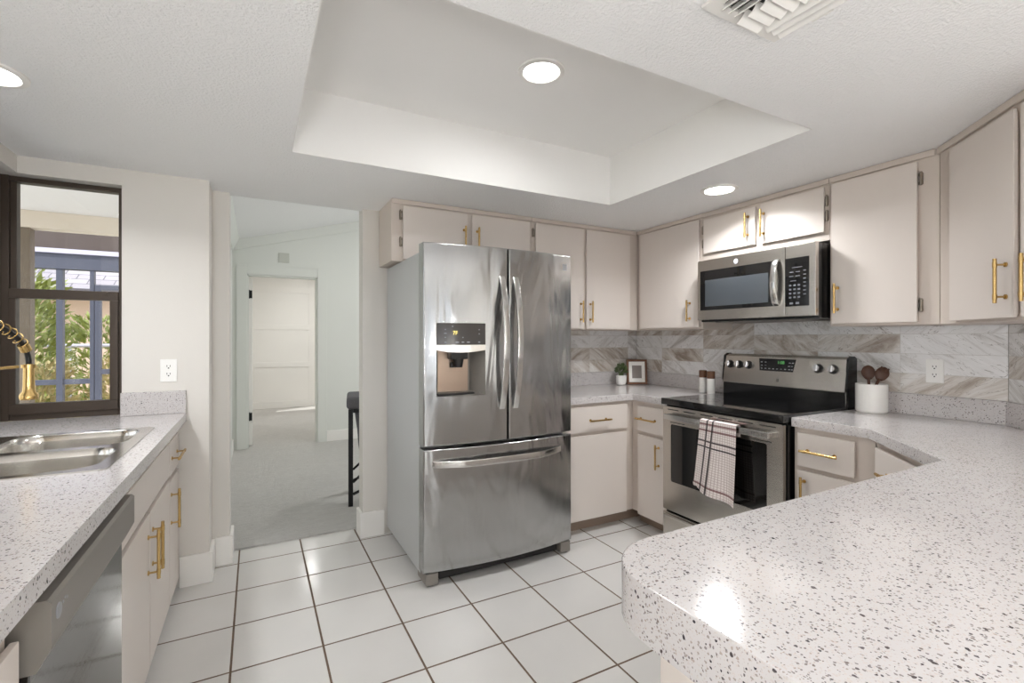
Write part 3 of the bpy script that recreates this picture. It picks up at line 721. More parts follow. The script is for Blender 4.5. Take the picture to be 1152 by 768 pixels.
# ------------------------------------------------------------------ range
gy0, gy1 = 1.411, 2.193
rg = thing('range', 'stainless steel electric range with black glass cooktop', 'range', (2.55, 1.8, 0))
fx = 2.262
MB().box(fx + .01, 2.885, gy0 + .004, gy1 - .004, .045, .868, b=.003).build('body', 'black_gloss', rg)
for y in (gy0 + .05, gy1 - .05):
    for x in (2.34, 2.82): MB().cyl((x, y, 0), (x, y, .047), .018, 12).build('foot', 'dark_plastic', rg)
ct = MB().box(2.228, 2.80, gy0 - .001, gy1 + .001, .868, .9065, b=.006).build('cooktop', 'black_glass', rg)
def flat_ring(m, c, r0, r1, n=48):
    m.loft([[Vector((c[0] + r * cos(2 * pi * i / n), c[1] + r * sin(2 * pi * i / n), c[2])) for i in range(n)] for r in (r0, r1)], cap=(False, False))
for x, y, r in ((2.38, 1.62, .115), (2.38, 1.99, .085), (2.65, 1.62, .08), (2.65, 1.99, .105)):
    m = MB(); flat_ring(m, (x, y, .9068), r - .003, r); flat_ring(m, (x, y, .9068), r * .6 - .002, r * .6); m.build('burner_ring', 'burner_line', ct)
# oven door (front at X = 2.24)
FR_ = Fr((2.24, 0), (0, 1), (-1, 0))
od = MB()
wy0, wy1, wz0, wz1 = 1.500, 2.124, .402, .752
outer = rrect(gy0 + .006, gy1 - .006, .222, .858, .006, 3); holeL = rrect(wy0, wy1, wz0, wz1, .012, 4)
FZ = lambda u, v, w_: Vector((2.24 - w_, u, v))
od.holed(outer, [holeL], -.022, 0, FZ)
od = od.build('oven_door', 'steel_range', rg)
MB().box(wy0 - .002, wy1 + .002, -.018, -.003, wz0 - .002, wz1 + .002, FR_).build('window', 'oven_glass', od)
for k in range(6):
    y = gy0 + .085 + k * .122; MB().box(y - .042, y + .042, -.004, .0008, .838, .843, FR_).build('vent_slot', 'grille_dark', od)
for y in (gy0 + .12, gy1 - .12): MB().box(y - .055, y + .055, -.004, .0008, .762, .766, FR_).build('vent_slot', 'grille_dark', od)
m = MB()
pts = []
m.box(gy0 + .05, gy1 - .05, .030, .046, .785, .818, FR_, b=.006)
for y in (gy0 + .066, gy1 - .066): m.box(y - .014, y + .014, -.001, .034, .788, .815, FR_, b=.004)
m.build('handle', 'steel_handle', od)
MB().box(gy0 + .006, gy1 - .006, -.022, 0, .062, .208, FR_, b=.005).box(gy0 + .02, gy1 - .02, -.002, .010, .178, .200, FR_, b=.005).build('storage_drawer', 'steel_range', rg)
# backguard
bx = 2.79
m = MB()
prof = [(2.885, .868), (2.885, 1.155), (2.872, 1.172), (2.836, 1.174), (2.815, 1.160), (2.786, .995), (2.786, .985), (2.800, .985), (2.800, .868)]
m.loft([[Vector((x, y, z)) for x, z in prof] for y in (gy0 + .012, gy1 - .012)])
bgd = m.build('backguard', 'steel_range', rg)
m = MB()
for y0, y1 in ((gy0 + .001, gy0 + .014), (gy1 - .014, gy1 - .001)):
    m.loft([[Vector((x, y, z)) for x, z in ((2.888, .868), (2.888, 1.165), (2.866, 1.178), (2.836, 1.178), (2.811, 1.163), (2.792, 1.0), (2.806, .98), (2.806, .868))] for y in (y0, y1)])
m.box(2.796, 2.80, gy0 + .014, gy1 - .014, .9, .984)
m.build('end_cap', 'black_gloss', bgd)
# slanted face frame for knobs: point on the face at height z
def face(y, z, off=0):
    f = (z - .995) / .165; x = 2.786 + .029 * f; nrm = Vector((-.165, 0, .029)).normalized()
    return Vector((x, y, z)) + nrm * off
nrm = Vector((-.165, 0, .029)).normalized()
for y in (2.140, 2.072, 2.003, 1.569, 1.489):
    kb = MB().lathe([(.026, 0), (.026, .004), (.0225, .006), (.0205, .024), (.018, .027), (0, .027)], face(y, 1.105, -.001), 24, nrm).build('knob', 'dark_plastic', bgd)
    c = face(y, 1.105, .026)
    m = MB(); m.lathe([(.0185, 0), (.018, .0035), (0, .0036)], face(y, 1.105, .0262), 24, nrm)
    up = Vector((.029, 0, .165)).normalized(); yy = Vector((0, 1, 0))
    L = []
    for a, b, o in ((-1, -1, 0), (1, -1, 0), (1, 1, 0), (-1, 1, 0)): L.append(c + yy * (a * .005) + up * (b * .019) + nrm * .002)
    m.loft([L, [p + nrm * .008 for p in L]])
    m.build('knob_cap', 'chrome', kb)
dp = MB(); q = [(1.935, 1.150), (1.700, 1.150), (1.712, 1.075), (1.923, 1.075)]
dp.loft([[face(y, z, -.002) for y, z in q], [face(y, z, .0012) for y, z in q]])
dp = dp.build('display', 'black_glass', bgd)
class FaceFr:
    def __call__(s, u, d, z): return face(u, z, d)
m = MB(); text_mesh(m, '1:08', .026, FaceFr(), 1.79, .0016, 1.128, -1); m.build('digits', 'display_green', dp)
m = MB()
for zi, z in enumerate((1.128, 1.108, 1.089)):
    for y in ((1.915, 1.888, 1.735, 1.717) if zi == 0 else (1.91, 1.885, 1.86, 1.835, 1.81, 1.785, 1.76, 1.735, 1.718) if zi == 2 else (1.912, 1.886, 1.738, 1.72)):
        L = [face(y + a * .0055, z + b * .0025, .0010) for a, b in ((-1, -1), (1, -1), (1, 1), (-1, 1))]
        MB().loft([L, [p + nrm * .0006 for p in L]]).build('button', 'silver_print', dp)
m = MB(); L = [face(1.80 + a * .009, 1.022 + b * .011, .0) for a, b in ((-1, -1), (1, -1), (1, 1), (-1, 1))]; m.loft([L, [p + nrm * .0015 for p in L]]); m.build('badge', 'grey_plastic', bgd)

# ------------------------------------------------------------------ dish towel on the oven handle
m = MB(); ty0, ty1 = 1.630, 1.858
m.uv = m.bm.loops.layers.uv.new('uv')
xbar0, xbar1 = 2.24 - .053, 2.24 - .024
def towel_pt(fu, s_):   # fu 0 (far/left) .. 1; s_ arc parameter, 0 = front hem .. 1 = back hem
    y = ty1 + (ty0 - ty1) * fu
    if s_ < .78:                     # front fall
        f = 1 - s_ / .78             # 0 at the bar, 1 at the hem
        z = .822 - (.385 + .03 * fu) * f + (.028 * max(0, .30 - fu) / .30 if f > .97 else 0)
        x = xbar0 - .004 - .010 * f + .010 * sin(fu * 9.5 + .6) * f - .012 * f * f
        y += .035 * f * (1 - fu) + .012 * f * sin(fu * 6)
        return Vector((x, y, z))
    if s_ < .82:
        a = (s_ - .78) / .04 * pi
        cx = (xbar0 + xbar1) / 2
        return Vector((cx - (cx - xbar0 + .004) * cos(a), y, .822 + .006 * sin(a)))
    f = (s_ - .82) / .18
    return Vector((xbar1 + .001, y, .822 - .035 * f if False else .822 - .06 * f))
NU, NV = 28, 60
ss = [.78 * i / 44 for i in range(45)] + [.78 + .04 * i / 8 for i in range(1, 9)] + [.82 + .18 * i / 6 for i in range(1, 7)]
G = [[m.bm.verts.new(towel_pt(i / NU, s_)) for s_ in ss] for i in range(NU + 1)]
for i in range(NU):
    for j in range(len(ss) - 1):
        f = m.bm.faces.new((G[i][j], G[i + 1][j], G[i + 1][j + 1], G[i][j + 1]))
        for l, (a, b) in zip(f.loops, ((i, j), (i + 1, j), (i + 1, j + 1), (i, j + 1))): l[m.uv].uv = (a / NU, 1 - ss[b] / .78 if ss[b] < .78 else (ss[b] - .78) / .78)
tw = m.build('dish_towel', 'plaid_cloth', None, 60, origin=(2.19, 1.79, .41))
md = tw.modifiers.new('thickness', 'SOLIDIFY'); md.thickness = .002; md.offset = 0
tag(tw, 'white plaid dish towel with dark stripes hanging on the oven handle', 'towel')

# ------------------------------------------------------------------ microwave
my0, my1, mz0, mz1 = 1.412, 2.146, 1.392, 1.768
mw = thing('microwave', 'stainless steel over the range microwave with black door glass', 'microwave', (2.7, 1.78, mz0))
MB().box(2.532, 2.911, my0 + .002, my1 - .002, mz0 - .012, mz1, b=.003).build('body', 'black_gloss', mw)
FM = Fr((2.50, 0), (0, 1), (-1, 0))
m = MB(); m.box(1.572, my1, -.031, 0, mz0, mz1, FM, b=.004)
mdoor = m.build('door', 'steel_range', mw)
MB().box(1.625, 2.124, -.001, .0022, 1.452, 1.700, FM, b=.001).build('glass', 'black_glass', mdoor)
MB().box(1.664, 2.086, .002, .003, 1.475, 1.640, FM).build('window', 'window_mesh_glass', mdoor)
m = MB(); L = []
for i in range(17):
    f = i / 16; z = 1.452 + .252 * f; q = sin(pi * f) ** .5
    L.append([FM(1.616 + a * .0155, .004 + .034 * q + b * .006, z) for a, b in ((-1, -1), (1, -1), (1, .4), (.6, 1), (-.6, 1), (-1, .4))])
m.loft(L); m.build('handle', 'steel_handle', mdoor)
MB().lathe([(.015, -.002), (.015, .002), (.013, .003), (0, .003)], FM(1.868, 0, 1.730), 28, (-1, 0, 0)).build('badge', 'silver_print', mdoor)
m = MB(); m.box(my0, 1.570, -.031, 0, mz0, mz1, FM, b=.004)
cp = m.build('control_panel', 'steel_range', mw)
MB().box(1.444, 1.598 - .03, -.001, .0022, 1.445, 1.700, FM, b=.001).build('keypad', 'black_glass', cp)
keys = [(1.541 - c * .023, 1.555 - r * .021, .006, .0042) for r in range(4) for c in range(3)]
keys += [(1.4655, 1.6285 - r * .0205, .0065, .0025) for r in range(7)]
keys += [(1.535 - c * .034, 1.625 - r * .022, .011, .0022) for r in range(2) for c in range(2)]
keys += [(1.505, 1.6485, .027, .0015), (1.525, 1.5785, .015, .0015), (1.535, 1.461, .009, .005), (1.503, 1.461, .009, .005)]
for y, z, a_, b_ in keys: MB().box(y - a_, y + a_, .002, .003, z - b_, z + b_, FM).build('button', 'key_print', cp)
m = MB(); m.box(1.50, 2.05, .05, .33, mz0 - .018, mz0 - .012, Fr((2.88, 0), (0, 1), (-1, 0)), b=.002)
m.build('vent_filter', 'grey_plastic', mw)

# ------------------------------------------------------------------ dishwasher
ds = thing('dishwasher', 'stainless steel dishwasher with protruding control strip under the left worktop', 'dishwasher', (-.6, 1.42, 0))
dy0, dy1 = 1.102, 1.742
FW = Fr((-.338, 0), (0, 1), (1, 0))
MB().box(dy0 + .004, dy1 - .004, -.55, -.03, .09, .838, FW).build('tub', 'grey_plastic', ds)
MB().box(dy0 + .002, dy1 - .002, -.03, 0, .10, .7035, FW, b=.003).build('door', 'steel_dishwasher', ds)
m = MB()
prof = [(-.03, .826), (.022, .826), (.028, .820), (.028, .744), (.008, .704), (-.03, .704)]
m.loft([[FW(u, d, z) for d, z in prof] for u in (dy0, dy1)])
cpn = m.build('control_panel', 'grey_plastic', ds)
m = MB(); m.lathe([(.0135, 0), (.0135, .0015), (.012, .002), (0, .002)], FW(1.135, .028, .792), 24, (1, 0, 0))
for k in range(3): m.lathe([(.003, 0), (.003, .001), (0, .0011)], FW(1.158 + .010 * k, .028, .796 + .004 * (k % 2)), 10, (1, 0, 0))
m.build('badge', 'silver_print', cpn)
MB().box(dy0 + .004, dy1 - .004, -.12, -.09, 0, .09, FW).build('toe_kick', 'dark_plastic', ds)

# ------------------------------------------------------------------ sink and faucet
sk = thing('sink', 'stainless steel double bowl drop in sink', 'sink', (-.64, 2.155, ZK))
SX0, SX1, SY0, SY1 = -.905, -.378, 1.775, 2.535
b1 = (-.80, -.415, 1.812, 2.128); b2 = (-.80, -.415, 2.176, 2.498)
bowls = [rrect(*b, .075, 8) for b in (b1, b2)]
out0 = rrect(SX0, SX1, SY0, SY1, .03, 6)
m = MB(); m.holed(out0, bowls, ZK + .0005, ZK + .004)
m.build('rim', 'steel_sink', sk)
for b in (b1, b2):
    m = MB(); L = []
    for ins, z in ((0, .0042), (.006, -.004), (.010, -.02), (.014, -.10), (.020, -.135), (.034, -.152), (.06, -.158), (.10, -.162)):
        L.append([Vector((x, y, ZK + z)) for x, y in rrect(b[0] + ins, b[1] - ins, b[2] + ins, b[3] - ins, max(.075 - ins * .4, .02), 8)])
    m.loft(L, cap=(False, True))
    bo = m.build('bowl', 'steel_sink', sk, 60)
    cx, cy = (b[0] + b[1]) / 2, (b[2] + b[3]) / 2
    MB().lathe([(.045, .0), (.045, .003), (.036, .004), (.03, .001), (0, .001)], (cx, cy, ZK - .162), 28).build('drain', 'chrome', bo)
fc = thing('faucet', 'brass spring neck pull down faucet behind the sink', 'faucet', (-.855, 2.12, ZK + .004))
fxx, fyy, z0 = -.855, 2.02, ZK + .004
m = MB(); m.lathe([(.03, 0), (.03, .006), (.024, .012), (.02, .02), (.02, .24), (.017, .26), (.014, .27), (0, .27)], (fxx, fyy, z0), 24)
m.build('body', 'brass', fc)
m = MB(); m.cyl((fxx, fyy - .0, z0 + .11), (fxx + .01, fyy - .06, z0 + .13), .009, 14); m.cyl((fxx + .01, fyy - .06, z0 + .13), (fxx + .02, fyy - .085, z0 + .20), .007, 12); m.build('lever', 'brass', fc)
# hose arc from the body up and over to the spray head
sp = Vector((-.72, 2.342, 0))
A = Vector((fxx, fyy, z0 + .26)); Bp = Vector((sp.x, sp.y, 1.185))
hz = 1.352
path = []
for i in range(41):
    f = i / 40
    if f < .3: p = A.lerp(Vector((A.x, A.y, hz - .10)), f / .3)
    else:
        a = (f - .3) / .7 * pi
        p = Vector(((A.x + Bp.x) / 2 - (Bp.x - A.x) / 2 * cos(a), (A.y + Bp.y) / 2 - (Bp.y - A.y) / 2 * cos(a), (hz - .10) * (1 - (f - .3) / .7) + 1.185 * (f - .3) / .7 + .115 * sin(a)))
    path.append(p)
MB().tube(path, .0085, 12).build('hose', 'rubber_black', fc)
m = MB(); cp_ = []
N = 420
for i in range(N):
    f = i / (N - 1) * .885; k = f * 40; j = min(int(k), 39); p = path[j].lerp(path[j + 1], k - j)
    d = (path[j + 1] - path[j]).normalized(); a = d.cross(Vector((.48, -.88, .0))).normalized(); b = d.cross(a)
    th = i / N * 2 * pi * 24; cp_.append(p + (a * cos(th) + b * sin(th)) * .0165)
m.tube(cp_, .0022, 6); m.build('spring_coil', 'brass', fc)
pe = path[36]; de = (path[37] - path[35]).normalized()
MB().tube([pe - de * .012, pe + de * .014], .0165, 16).build('spring_collar', 'brass', fc)
MB().lathe([(.0, .0), (.024, .0), (.026, .006), (.026, .018), (.018, .03), (.0165, .05), (.0155, .118), (.013, .128), (0, .128)], (sp.x, sp.y, 1.056), 24).build('spray_head', 'brass', fc)
m = MB(); m.tube([(fxx, fyy, 1.163), (fxx + .01, fyy + .06, 1.17), (sp.x - .02, sp.y - .03, 1.176)], .0058, 10)
m.lathe([(.0175, -.006), (.021, -.006), (.021, .006), (.0175, .006), (.0175, -.006)], (sp.x, sp.y, 1.176), 20)
m.build('holder_arm', 'brass', fc)

# ------------------------------------------------------------------ small things on the worktops
pt = thing('potted_plant', 'small green succulent in a round white pot beside the picture frame', 'plant', (2.635, 3.03, ZK))
MB().lathe([(.0, 0), (.026, .0), (.036, .006), (.043, .03), (.044, .078), (.040, .080), (.038, .070), (0, .068)], (2.635, 3.03, ZK + .0003), 28).build('pot', 'ceramic', pt)
m = MB(); rnd = random.Random(3)
for i in range(170):
    th = rnd.uniform(0, 2 * pi); ph = math.acos(rnd.uniform(-.25, 1)); r = .045 * rnd.uniform(.55, 1)
    c = Vector((2.635 + r * sin(ph) * cos(th), 3.03 + r * sin(ph) * sin(th), ZK + .112 + r * cos(ph) * 1.25))
    dd = Vector((sin(ph) * cos(th), sin(ph) * sin(th), cos(ph) + .3)).normalized(); s_ = dd.orthogonal().normalized() * .007; tip = dd * .02
    s_.rotate(Matrix.Rotation(rnd.uniform(0, 3), 3, dd))
    m.loft([[c + s_ * .4, c + dd.cross(s_) * .25, c - s_ * .4, c - dd.cross(s_) * .25], [c + tip * .5 + s_, c + tip * .5 + dd.cross(s_) * .5, c + tip * .5 - s_, c + tip * .5 - dd.cross(s_) * .5], [c + tip + s_ * .15, c + tip + dd.cross(s_) * .1, c + tip - s_ * .15, c + tip - dd.cross(s_) * .1]])
m.cyl((2.635, 3.03, ZK + .066), (2.635, 3.03, ZK + .11), .02, 10)
m.build('foliage', 'leaf_plant', pt)
a = Vector((.148, -.082, 0)).normalized(); nn = Vector((-a.y * -1, -a.x, 0)); nn = Vector((a.y, -a.x, 0))
class Tilt:
    def __init__(s, o, u, n, tl): s.o, s.u, s.n, s.t = Vector(o), u, n, tl
    def __call__(s, u, d, z): return s.o + s.u * u + s.n * (d * cos(s.t) - z * sin(s.t)) + Vector((0, 0, z * cos(s.t) + d * sin(s.t)))
TF = Tilt((2.696, 3.028, ZK + .0105), a, nn, .10)
pf = thing('picture_frame', 'walnut picture frame with white mat leaning in the worktop corner', 'picture frame', (2.77, 2.98, ZK))
FWD, FHT = .168, .205
m = MB()
for u0, u1, z0_, z1_ in ((0, FWD, 0, .018), (0, FWD, FHT - .018, FHT), (0, .018, .018, FHT - .018), (FWD - .018, FWD, .018, FHT - .018)): m.box(u0, u1, -.022, 0, z0_ - .008, z1_ - .008, TF, b=.002)
m.box(.002, FWD - .002, -.022, -.016, -.006, FHT - .010, TF)
m.build('frame', 'walnut', pf)
MB().box(.017, FWD - .017, -.015, -.006, .009, FHT - .025, TF).build('mat', 'mat_white', pf)
MB().box(.045, FWD - .045, -.006, -.0045, .042, FHT - .058, TF).build('photo', 'photo_grey', pf)
for (x, y), lb in (((2.790, 2.349), 'slim white shaker with wooden lid nearer the picture frame'), ((2.752, 2.250), 'slim white shaker with wooden lid close beside the range')):
    s_ = thing('shaker', lb, 'shaker', (x, y, ZK), 'white shakers with wooden lids')
    MB().lathe([(0, 0), (.024, 0), (.026, .003), (.026, .103), (.024, .105), (0, .105)], (x, y, ZK + .0003), 28).build('body', 'ceramic', s_)
    MB().lathe([(0, 0), (.0262, 0), (.0265, .002), (.0265, .046), (.0245, .050), (0, .050)], (x, y, ZK + .1055), 28).build('lid', 'walnut', s_)
CX, CY = 2.822, 1.312
ck = MB().lathe([(0, 0), (.064, 0), (.069, .005), (.070, .012), (.070, .142), (.0685, .146), (.066, .146), (.065, .140), (.065, .012), (0, .010)], (CX, CY, ZK + .0003), 48).build('utensil_crock', 'ceramic', None, 38, origin=(CX, CY, ZK))
tag(ck, 'round white ceramic crock holding wooden utensils by the range', 'crock')
def utensil(name, label, tip, foot, prongs):
    A, B = Vector(foot), Vector(tip); d = (B - A).normalized(); L = (B - A).length
    view = Vector((-.86, -.4, .25)); n_ = (view - d * view.dot(d)).normalized(); s_ = d.cross(n_)
    m = MB(); m.tube([A, A + d * (L * .5), A + d * (L - .06)], .006, 10, [.0055, .006, .0075])
    # oval bowl head
    loops = []
    for k in range(13):
        f = k / 12; q = math.sqrt(max(0, 1 - (2 * f - 1) ** 2)); wd = .030 * max(q, .12) * (1 if f > .5 else (.8 + .4 * f)); c = A + d * (L - .075 + .078 * f)
        dish = .010 * q
        loops.append([c + s_ * (wd * x) + n_ * z for x, z in ((-1, .002), (-.55, .002 - dish * .8), (0, .002 - dish), (.55, .002 - dish * .8), (1, .002), (.55, -.002 - dish), (0, -.004 - dish * 1.1), (-.55, -.002 - dish))])
    m.loft(loops)
    if prongs:
        bm2 = m.bm
        c = A + d * (L + .001)
        for x in (-.016, -.005, .006, .017):
            m.tube([c - d * .022 + s_ * x - n_ * .005, c + s_ * x * .9 - n_ * .001], .0042, 8)
    o = m.build(name, 'dark_wood', None, 60, origin=A)
    return tag(o, label, 'utensil')
utensil('wooden_spoon', 'dark wooden spoon standing upright in the white crock', (CX + .012, CY + .022, 1.132), (CX + .01, CY + .01, ZK + .014), False)
utensil('wooden_fork', 'dark wooden pronged fork leaning right in the white crock', (CX + .008, CY - .058, 1.126), (CX - .012, CY + .03, ZK + .014), True)

# ------------------------------------------------------------------ outlets, vent, downlights
def outlet(label, fr, u, d, z):
    root = thing('electrical_outlet', label, 'outlet', fr(u, d, z))
    MB().box(u - .035, u + .035, d + .0004, d + .006, z - .057, z + .057, fr, b=.003).build('plate', 'white_plastic', root)
    for k in (-1, 1):
        zc = z + k * .0195
        s_ = MB(); s_.holed(rrect(u - .017, u + .017, zc - .0145, zc + .0145, .012, 6), [rrect(u - .0168, u - .0167, zc - .001, zc + .001, .00002, 1)], d + .006, d + .0078, lambda a, b, c: fr(a, c, b))
        so_ = s_.build('socket', 'white_plastic', root)
        m = MB()
        for x in (-.0065, .0065): m.box(u + x - .0013, u + x + .0013, d + .0076, d + .0083, zc - .001, zc + .008, fr)
        m.box(u - .003, u + .003, d + .0076, d + .0083, zc - .0095, zc - .004, fr)
        m.build('slot', 'socket_slot', so_)
    MB().lathe([(.003, 0), (.003, .001), (0, .0012)], fr(u, d + .006, z), 10, fr(0, 1, 0) - fr(0, 0, 0)).build('screw', 'white_metal', root)
outlet('white duplex outlet on the marble tiles right of the crock', FS, 1.081, .008, 1.117)
outlet('white duplex outlet on the plain wall right of the window', FE, -.389, 0, 1.113)
sw = MB().box(.235, .352, HY - .008, HY, 2.166, 2.283, b=.002).box(.248, .339, HY - .011, HY - .006, 2.18, 2.27, b=.002).build('wall_plate', 'plate_grey', None, origin=(.29, HY, 2.16))
tag(sw, 'small square plate high on the hall wall above the doorway', 'wall plate')

vt = thing('ceiling_vent', 'white square ceiling air vent with slanted louvres', 'vent', (1.12, .68, ZC))
vx0, vx1, vy0, vy1 = .978, 1.268, .535, .828
m = MB(); m.holed([(vx0, vy0), (vx1, vy0), (vx1, vy1), (vx0, vy1)], [[(vx0 + .035, vy0 + .035), (vx1 - .035, vy0 + .035), (vx1 - .035, vy1 - .035), (vx0 + .035, vy1 - .035)]], ZC - .008, ZC - .0005)
m.build('frame', 'white_metal', vt)
MB().box(vx0 + .03, vx1 - .03, vy0 + .03, vy1 - .03, ZC - .0022, ZC - .0006).build('duct_throat', 'grille_dark', vt)
def louvre(p0, p1, lean):
    p0, p1 = Vector(p0), Vector(p1); m = MB(); L = []
    for p in (p0, p1): L.append([p + lean * f + Vector((0, 0, -h_)) for f, h_ in ((0, .0), (.12, .012), (.5, .021), (1, .026), (1.05, .024), (.55, .0185), (.2, .011), (.08, 0))])
    m.loft(L); m.build('louvre', 'white_metal', vt, 60)
zb = ZC - .0025
for k in range(3): louvre((vx0 + .045 + k * .024, vy0 + .037, zb), (vx0 + .045 + k * .024, vy1 - .037, zb), Vector((-.018, 0, 0)))
for k in range(3): louvre((vx1 - .045 - k * .026, vy0 + .037, zb), (vx1 - .045 - k * .026, vy1 - .037, zb), Vector((.013, 0, 0)))
for k in range(7): louvre((vx0 + .102, vy1 - .048 - k * .031, zb), (vx1 - .106, vy1 - .048 - k * .031, zb), Vector((0, .024, 0)))
MB().box(vx1 - .016, vx1 - .010, vy1 - .16, vy1 - .11, ZC - .02, ZC - .006, b=.001).build('lever', 'white_metal', vt)

def downlight(label, x, y, z, power, r=.075, spread=150, group='recessed ceiling lights'):
    root = thing('recessed_light', label, 'ceiling light', (x, y, z), group)
    n = 40
    MB().lathe([(r, 0), (r + .024, 0), (r + .022, -.006), (r + .004, -.009), (r, -.006), (r, 0)], (x, y, z - .0003), n).build('trim_ring', 'white_metal', root)
    MB().lathe([(0, -.003), (r, -.003), (r, -.0045), (r * .6, -.006), (0, -.006)], (x, y, z - .0003), n).build('lens', 'lamp_lens', root)
    ld_ = bpy.data.lights.new('lamp', 'AREA'); ld_.shape = 'DISK'; ld_.size = r * 2; ld_.energy = power; ld_.color = (.965, .985, 1)
    lo = bpy.data.objects.new('lamp', ld_); col.objects.link(lo); ld_.spread = radians(spread); lo.location = (0, 0, -.012); lo.parent = root
    return root
downlight('recessed light in the raised tray ceiling', 1.060, 1.718, ZT, LAMP_W * .34, spread=174)
downlight('recessed light on the ceiling in front of the microwave', 2.275, 1.805, ZC, LAMP_W * .85, spread=146)
downlight('recessed light at the upper left, cut by the frame edge', -.735, 2.075, ZC, LAMP_W * .8)
for x, y in ((.2, -.9), (1.5, -.9), (.2, -2.6), (1.5, -2.6), (.8, -4.0)):  # extra lights out of view, added to brighten the kitchen
    downlight('added recessed light, unseen in the ceiling behind the viewpoint', x, y, ZC, LAMP_W * .8, group='added recessed ceiling lights behind the viewpoint')
def added_room_lamp(name, label, x, y, z, power, r=.19):  # unseen fixtures added to brighten the hall and the far room
    root = thing(name, label, 'ceiling light', (x, y, z))
    MB().lathe([(r, 0), (r + .01, -.01), (r, -.03), (r - .01, -.03), (r - .01, 0)], (x, y, z - .0005), 32).build('trim_ring', 'white_metal', root)
    MB().lathe([(0, -.06), (r * .5, -.058), (r - .012, -.03), (r - .012, -.005), (0, -.005)], (x, y, z - .0005), 32).build('shade', 'lamp_lens', root)
    ld_ = bpy.data.lights.new('lamp', 'AREA'); ld_.shape = 'DISK'; ld_.size = r * 2; ld_.energy = power; ld_.color = (1, 1, 1)
    lo = bpy.data.objects.new('lamp', ld_); col.objects.link(lo); lo.location = (0, 0, -.08); lo.parent = root
for x, y, pw_, lb in ((-.45, -.72, 1.6, 'added globe lamp, unseen behind the viewpoint by the sink wall'), (1.35, -1.5, .58, 'added globe lamp, unseen behind the viewpoint by the range wall')):  # unseen lamps added to even out the light and lift the ceiling
    root = thing('added_floor_lamp', lb, 'added floor lamp', (x, y, 0))
    MB().lathe([(0, 0), (.13, 0), (.13, .012), (.02, .022), (.010, .03), (.010, .90), (.03, .915), (.03, .935), (0, .935)], (x, y, 0), 28).build('stand', 'brass', root)
    MB().lathe([(.13 * sin(pi * k / 20) + 1e-4, .13 * cos(pi * k / 20)) for k in range(21)], (x, y, 1.06), 32).build('globe', 'added_globe_lens', root)
    ld_ = bpy.data.lights.new('lamp', 'POINT'); ld_.shadow_soft_size = .14; ld_.energy = ADDED_LAMP_W * pw_; ld_.color = (.965, .985, 1)
    lo = bpy.data.objects.new('lamp', ld_); col.objects.link(lo); lo.parent = root; lo.location = (0, 0, 1.06)
added_room_lamp('added_ceiling_light', 'added round ceiling light, unseen in the white far room', .9, 8.2, 2.5, 6)
added_room_lamp('added_ceiling_light', 'added round ceiling light, unseen in the carpeted hall', 1.9, 4.7, wz(1.7) - .005, 7.2)

# ------------------------------------------------------------------ bar stool in the hall
st = thing('bar_stool', 'black metal bar stool with dark grey fabric, behind the wall edge', 'stool', (.83, 3.78, .012))
FB = Fr((.632, 3.755), (cos(.17), -sin(.17)), (sin(.17), cos(.17)))
W_, D_ = .37, .37
for x in (0, W_):
    for y in (0, D_): MB().box(x - .017, x + .017, y - .017, y + .017, .012, .742, FB, b=.003).build('leg', 'black_metal', st)
for y in (0, D_):
    MB().box(.017, W_ - .017, y - .012, y + .012, .715, .742, FB, b=.002).build('apron', 'black_metal', st)
    m = MB(); m.tube([FB(.017, y, .10), FB(.10, y, .135), FB(W_ - .017, y, .135)], .011, 8); m.tube([FB(.017, y, .19), FB(W_ - .1, y, .42)], .010, 8); m.build('stretcher', 'black_metal', st)
for x in (0, W_): MB().box(x - .012, x + .012, .017, D_ - .017, .715, .742, FB, b=.002).build('apron', 'black_metal', st)
m = MB(); m.box(-.03, W_ + .03, -.03, D_ + .03, .743, .835, FB, b=.03, seg=4); m.build('seat', 'grey_fabric', st)
m = MB(); L = []
for k in range(13):
    f = k / 12; z = .74 - .47 * f; x = .022 + .05 * f + .03 * f * f
    L.append([FB(x + .008 * sin(f * 7), .030, z), FB(x + .12, .018, z), FB(W_ - .03, .028, z), FB(W_ - .03, .05, z), FB(x + .12, .045, z), FB(x + .004, .05, z)])
m.loft(L); m.build('fabric_drape', 'grey_fabric', st)

# ------------------------------------------------------------------ outside the window
struct('ground', MB().box(-14, -1.0, -12.0, 26, -.25, -.12), 'dry_lawn', 'dry lawn outside the window')
struct('patio_slab', MB().box(-6, -1.08, -6.0, 7.8, -.12, -.04), 'patio_concrete')
m = MB(); m.box(-3.3, -1.09, 1.0, 3.1, 2.50, 2.60); m.box(-3.3, -.36, 3.1, 6.35, 2.50, 2.60)
struct('ceiling_patio', m, 'paint_white_out', 'white patio ceiling seen through the window')
m = MB(); m.box(-3.3, -.36, 6.2, 6.35, 2.335, 2.499); m.box(-3.3, -3.15, 1.0, 6.2, 2.335, 2.499)
struct('trim_5', m, 'paint_cream', 'cream beam along the edge of the patio ceiling')
pp = MB().box(-2.03, -1.90, 6.21, 6.33, -.04, 2.334, b=.008).build('patio_post', 'post_wood', None, origin=(-1.96, 6.27, -.04))
tag(pp, 'weathered wooden patio post seen through the window', 'post')
sn = thing('screen_enclosure', 'blue grey metal screen enclosure beyond the patio', 'screen enclosure', (-2.4, 7.5, -.04))
MB().box(-5.5, -.95, 7.45, 7.58, 2.09, 2.27, b=.004).build('beam', 'paint_blue_grey', sn)
MB().box(-5.5, -.95, 7.42, 7.60, 2.271, 2.325, b=.004).build('gutter', 'paint_lavender', sn)
MB().box(-5.5, -.95, 7.44, 7.62, 2.326, 2.70, b=.004).build('fascia', 'paint_brown', sn)
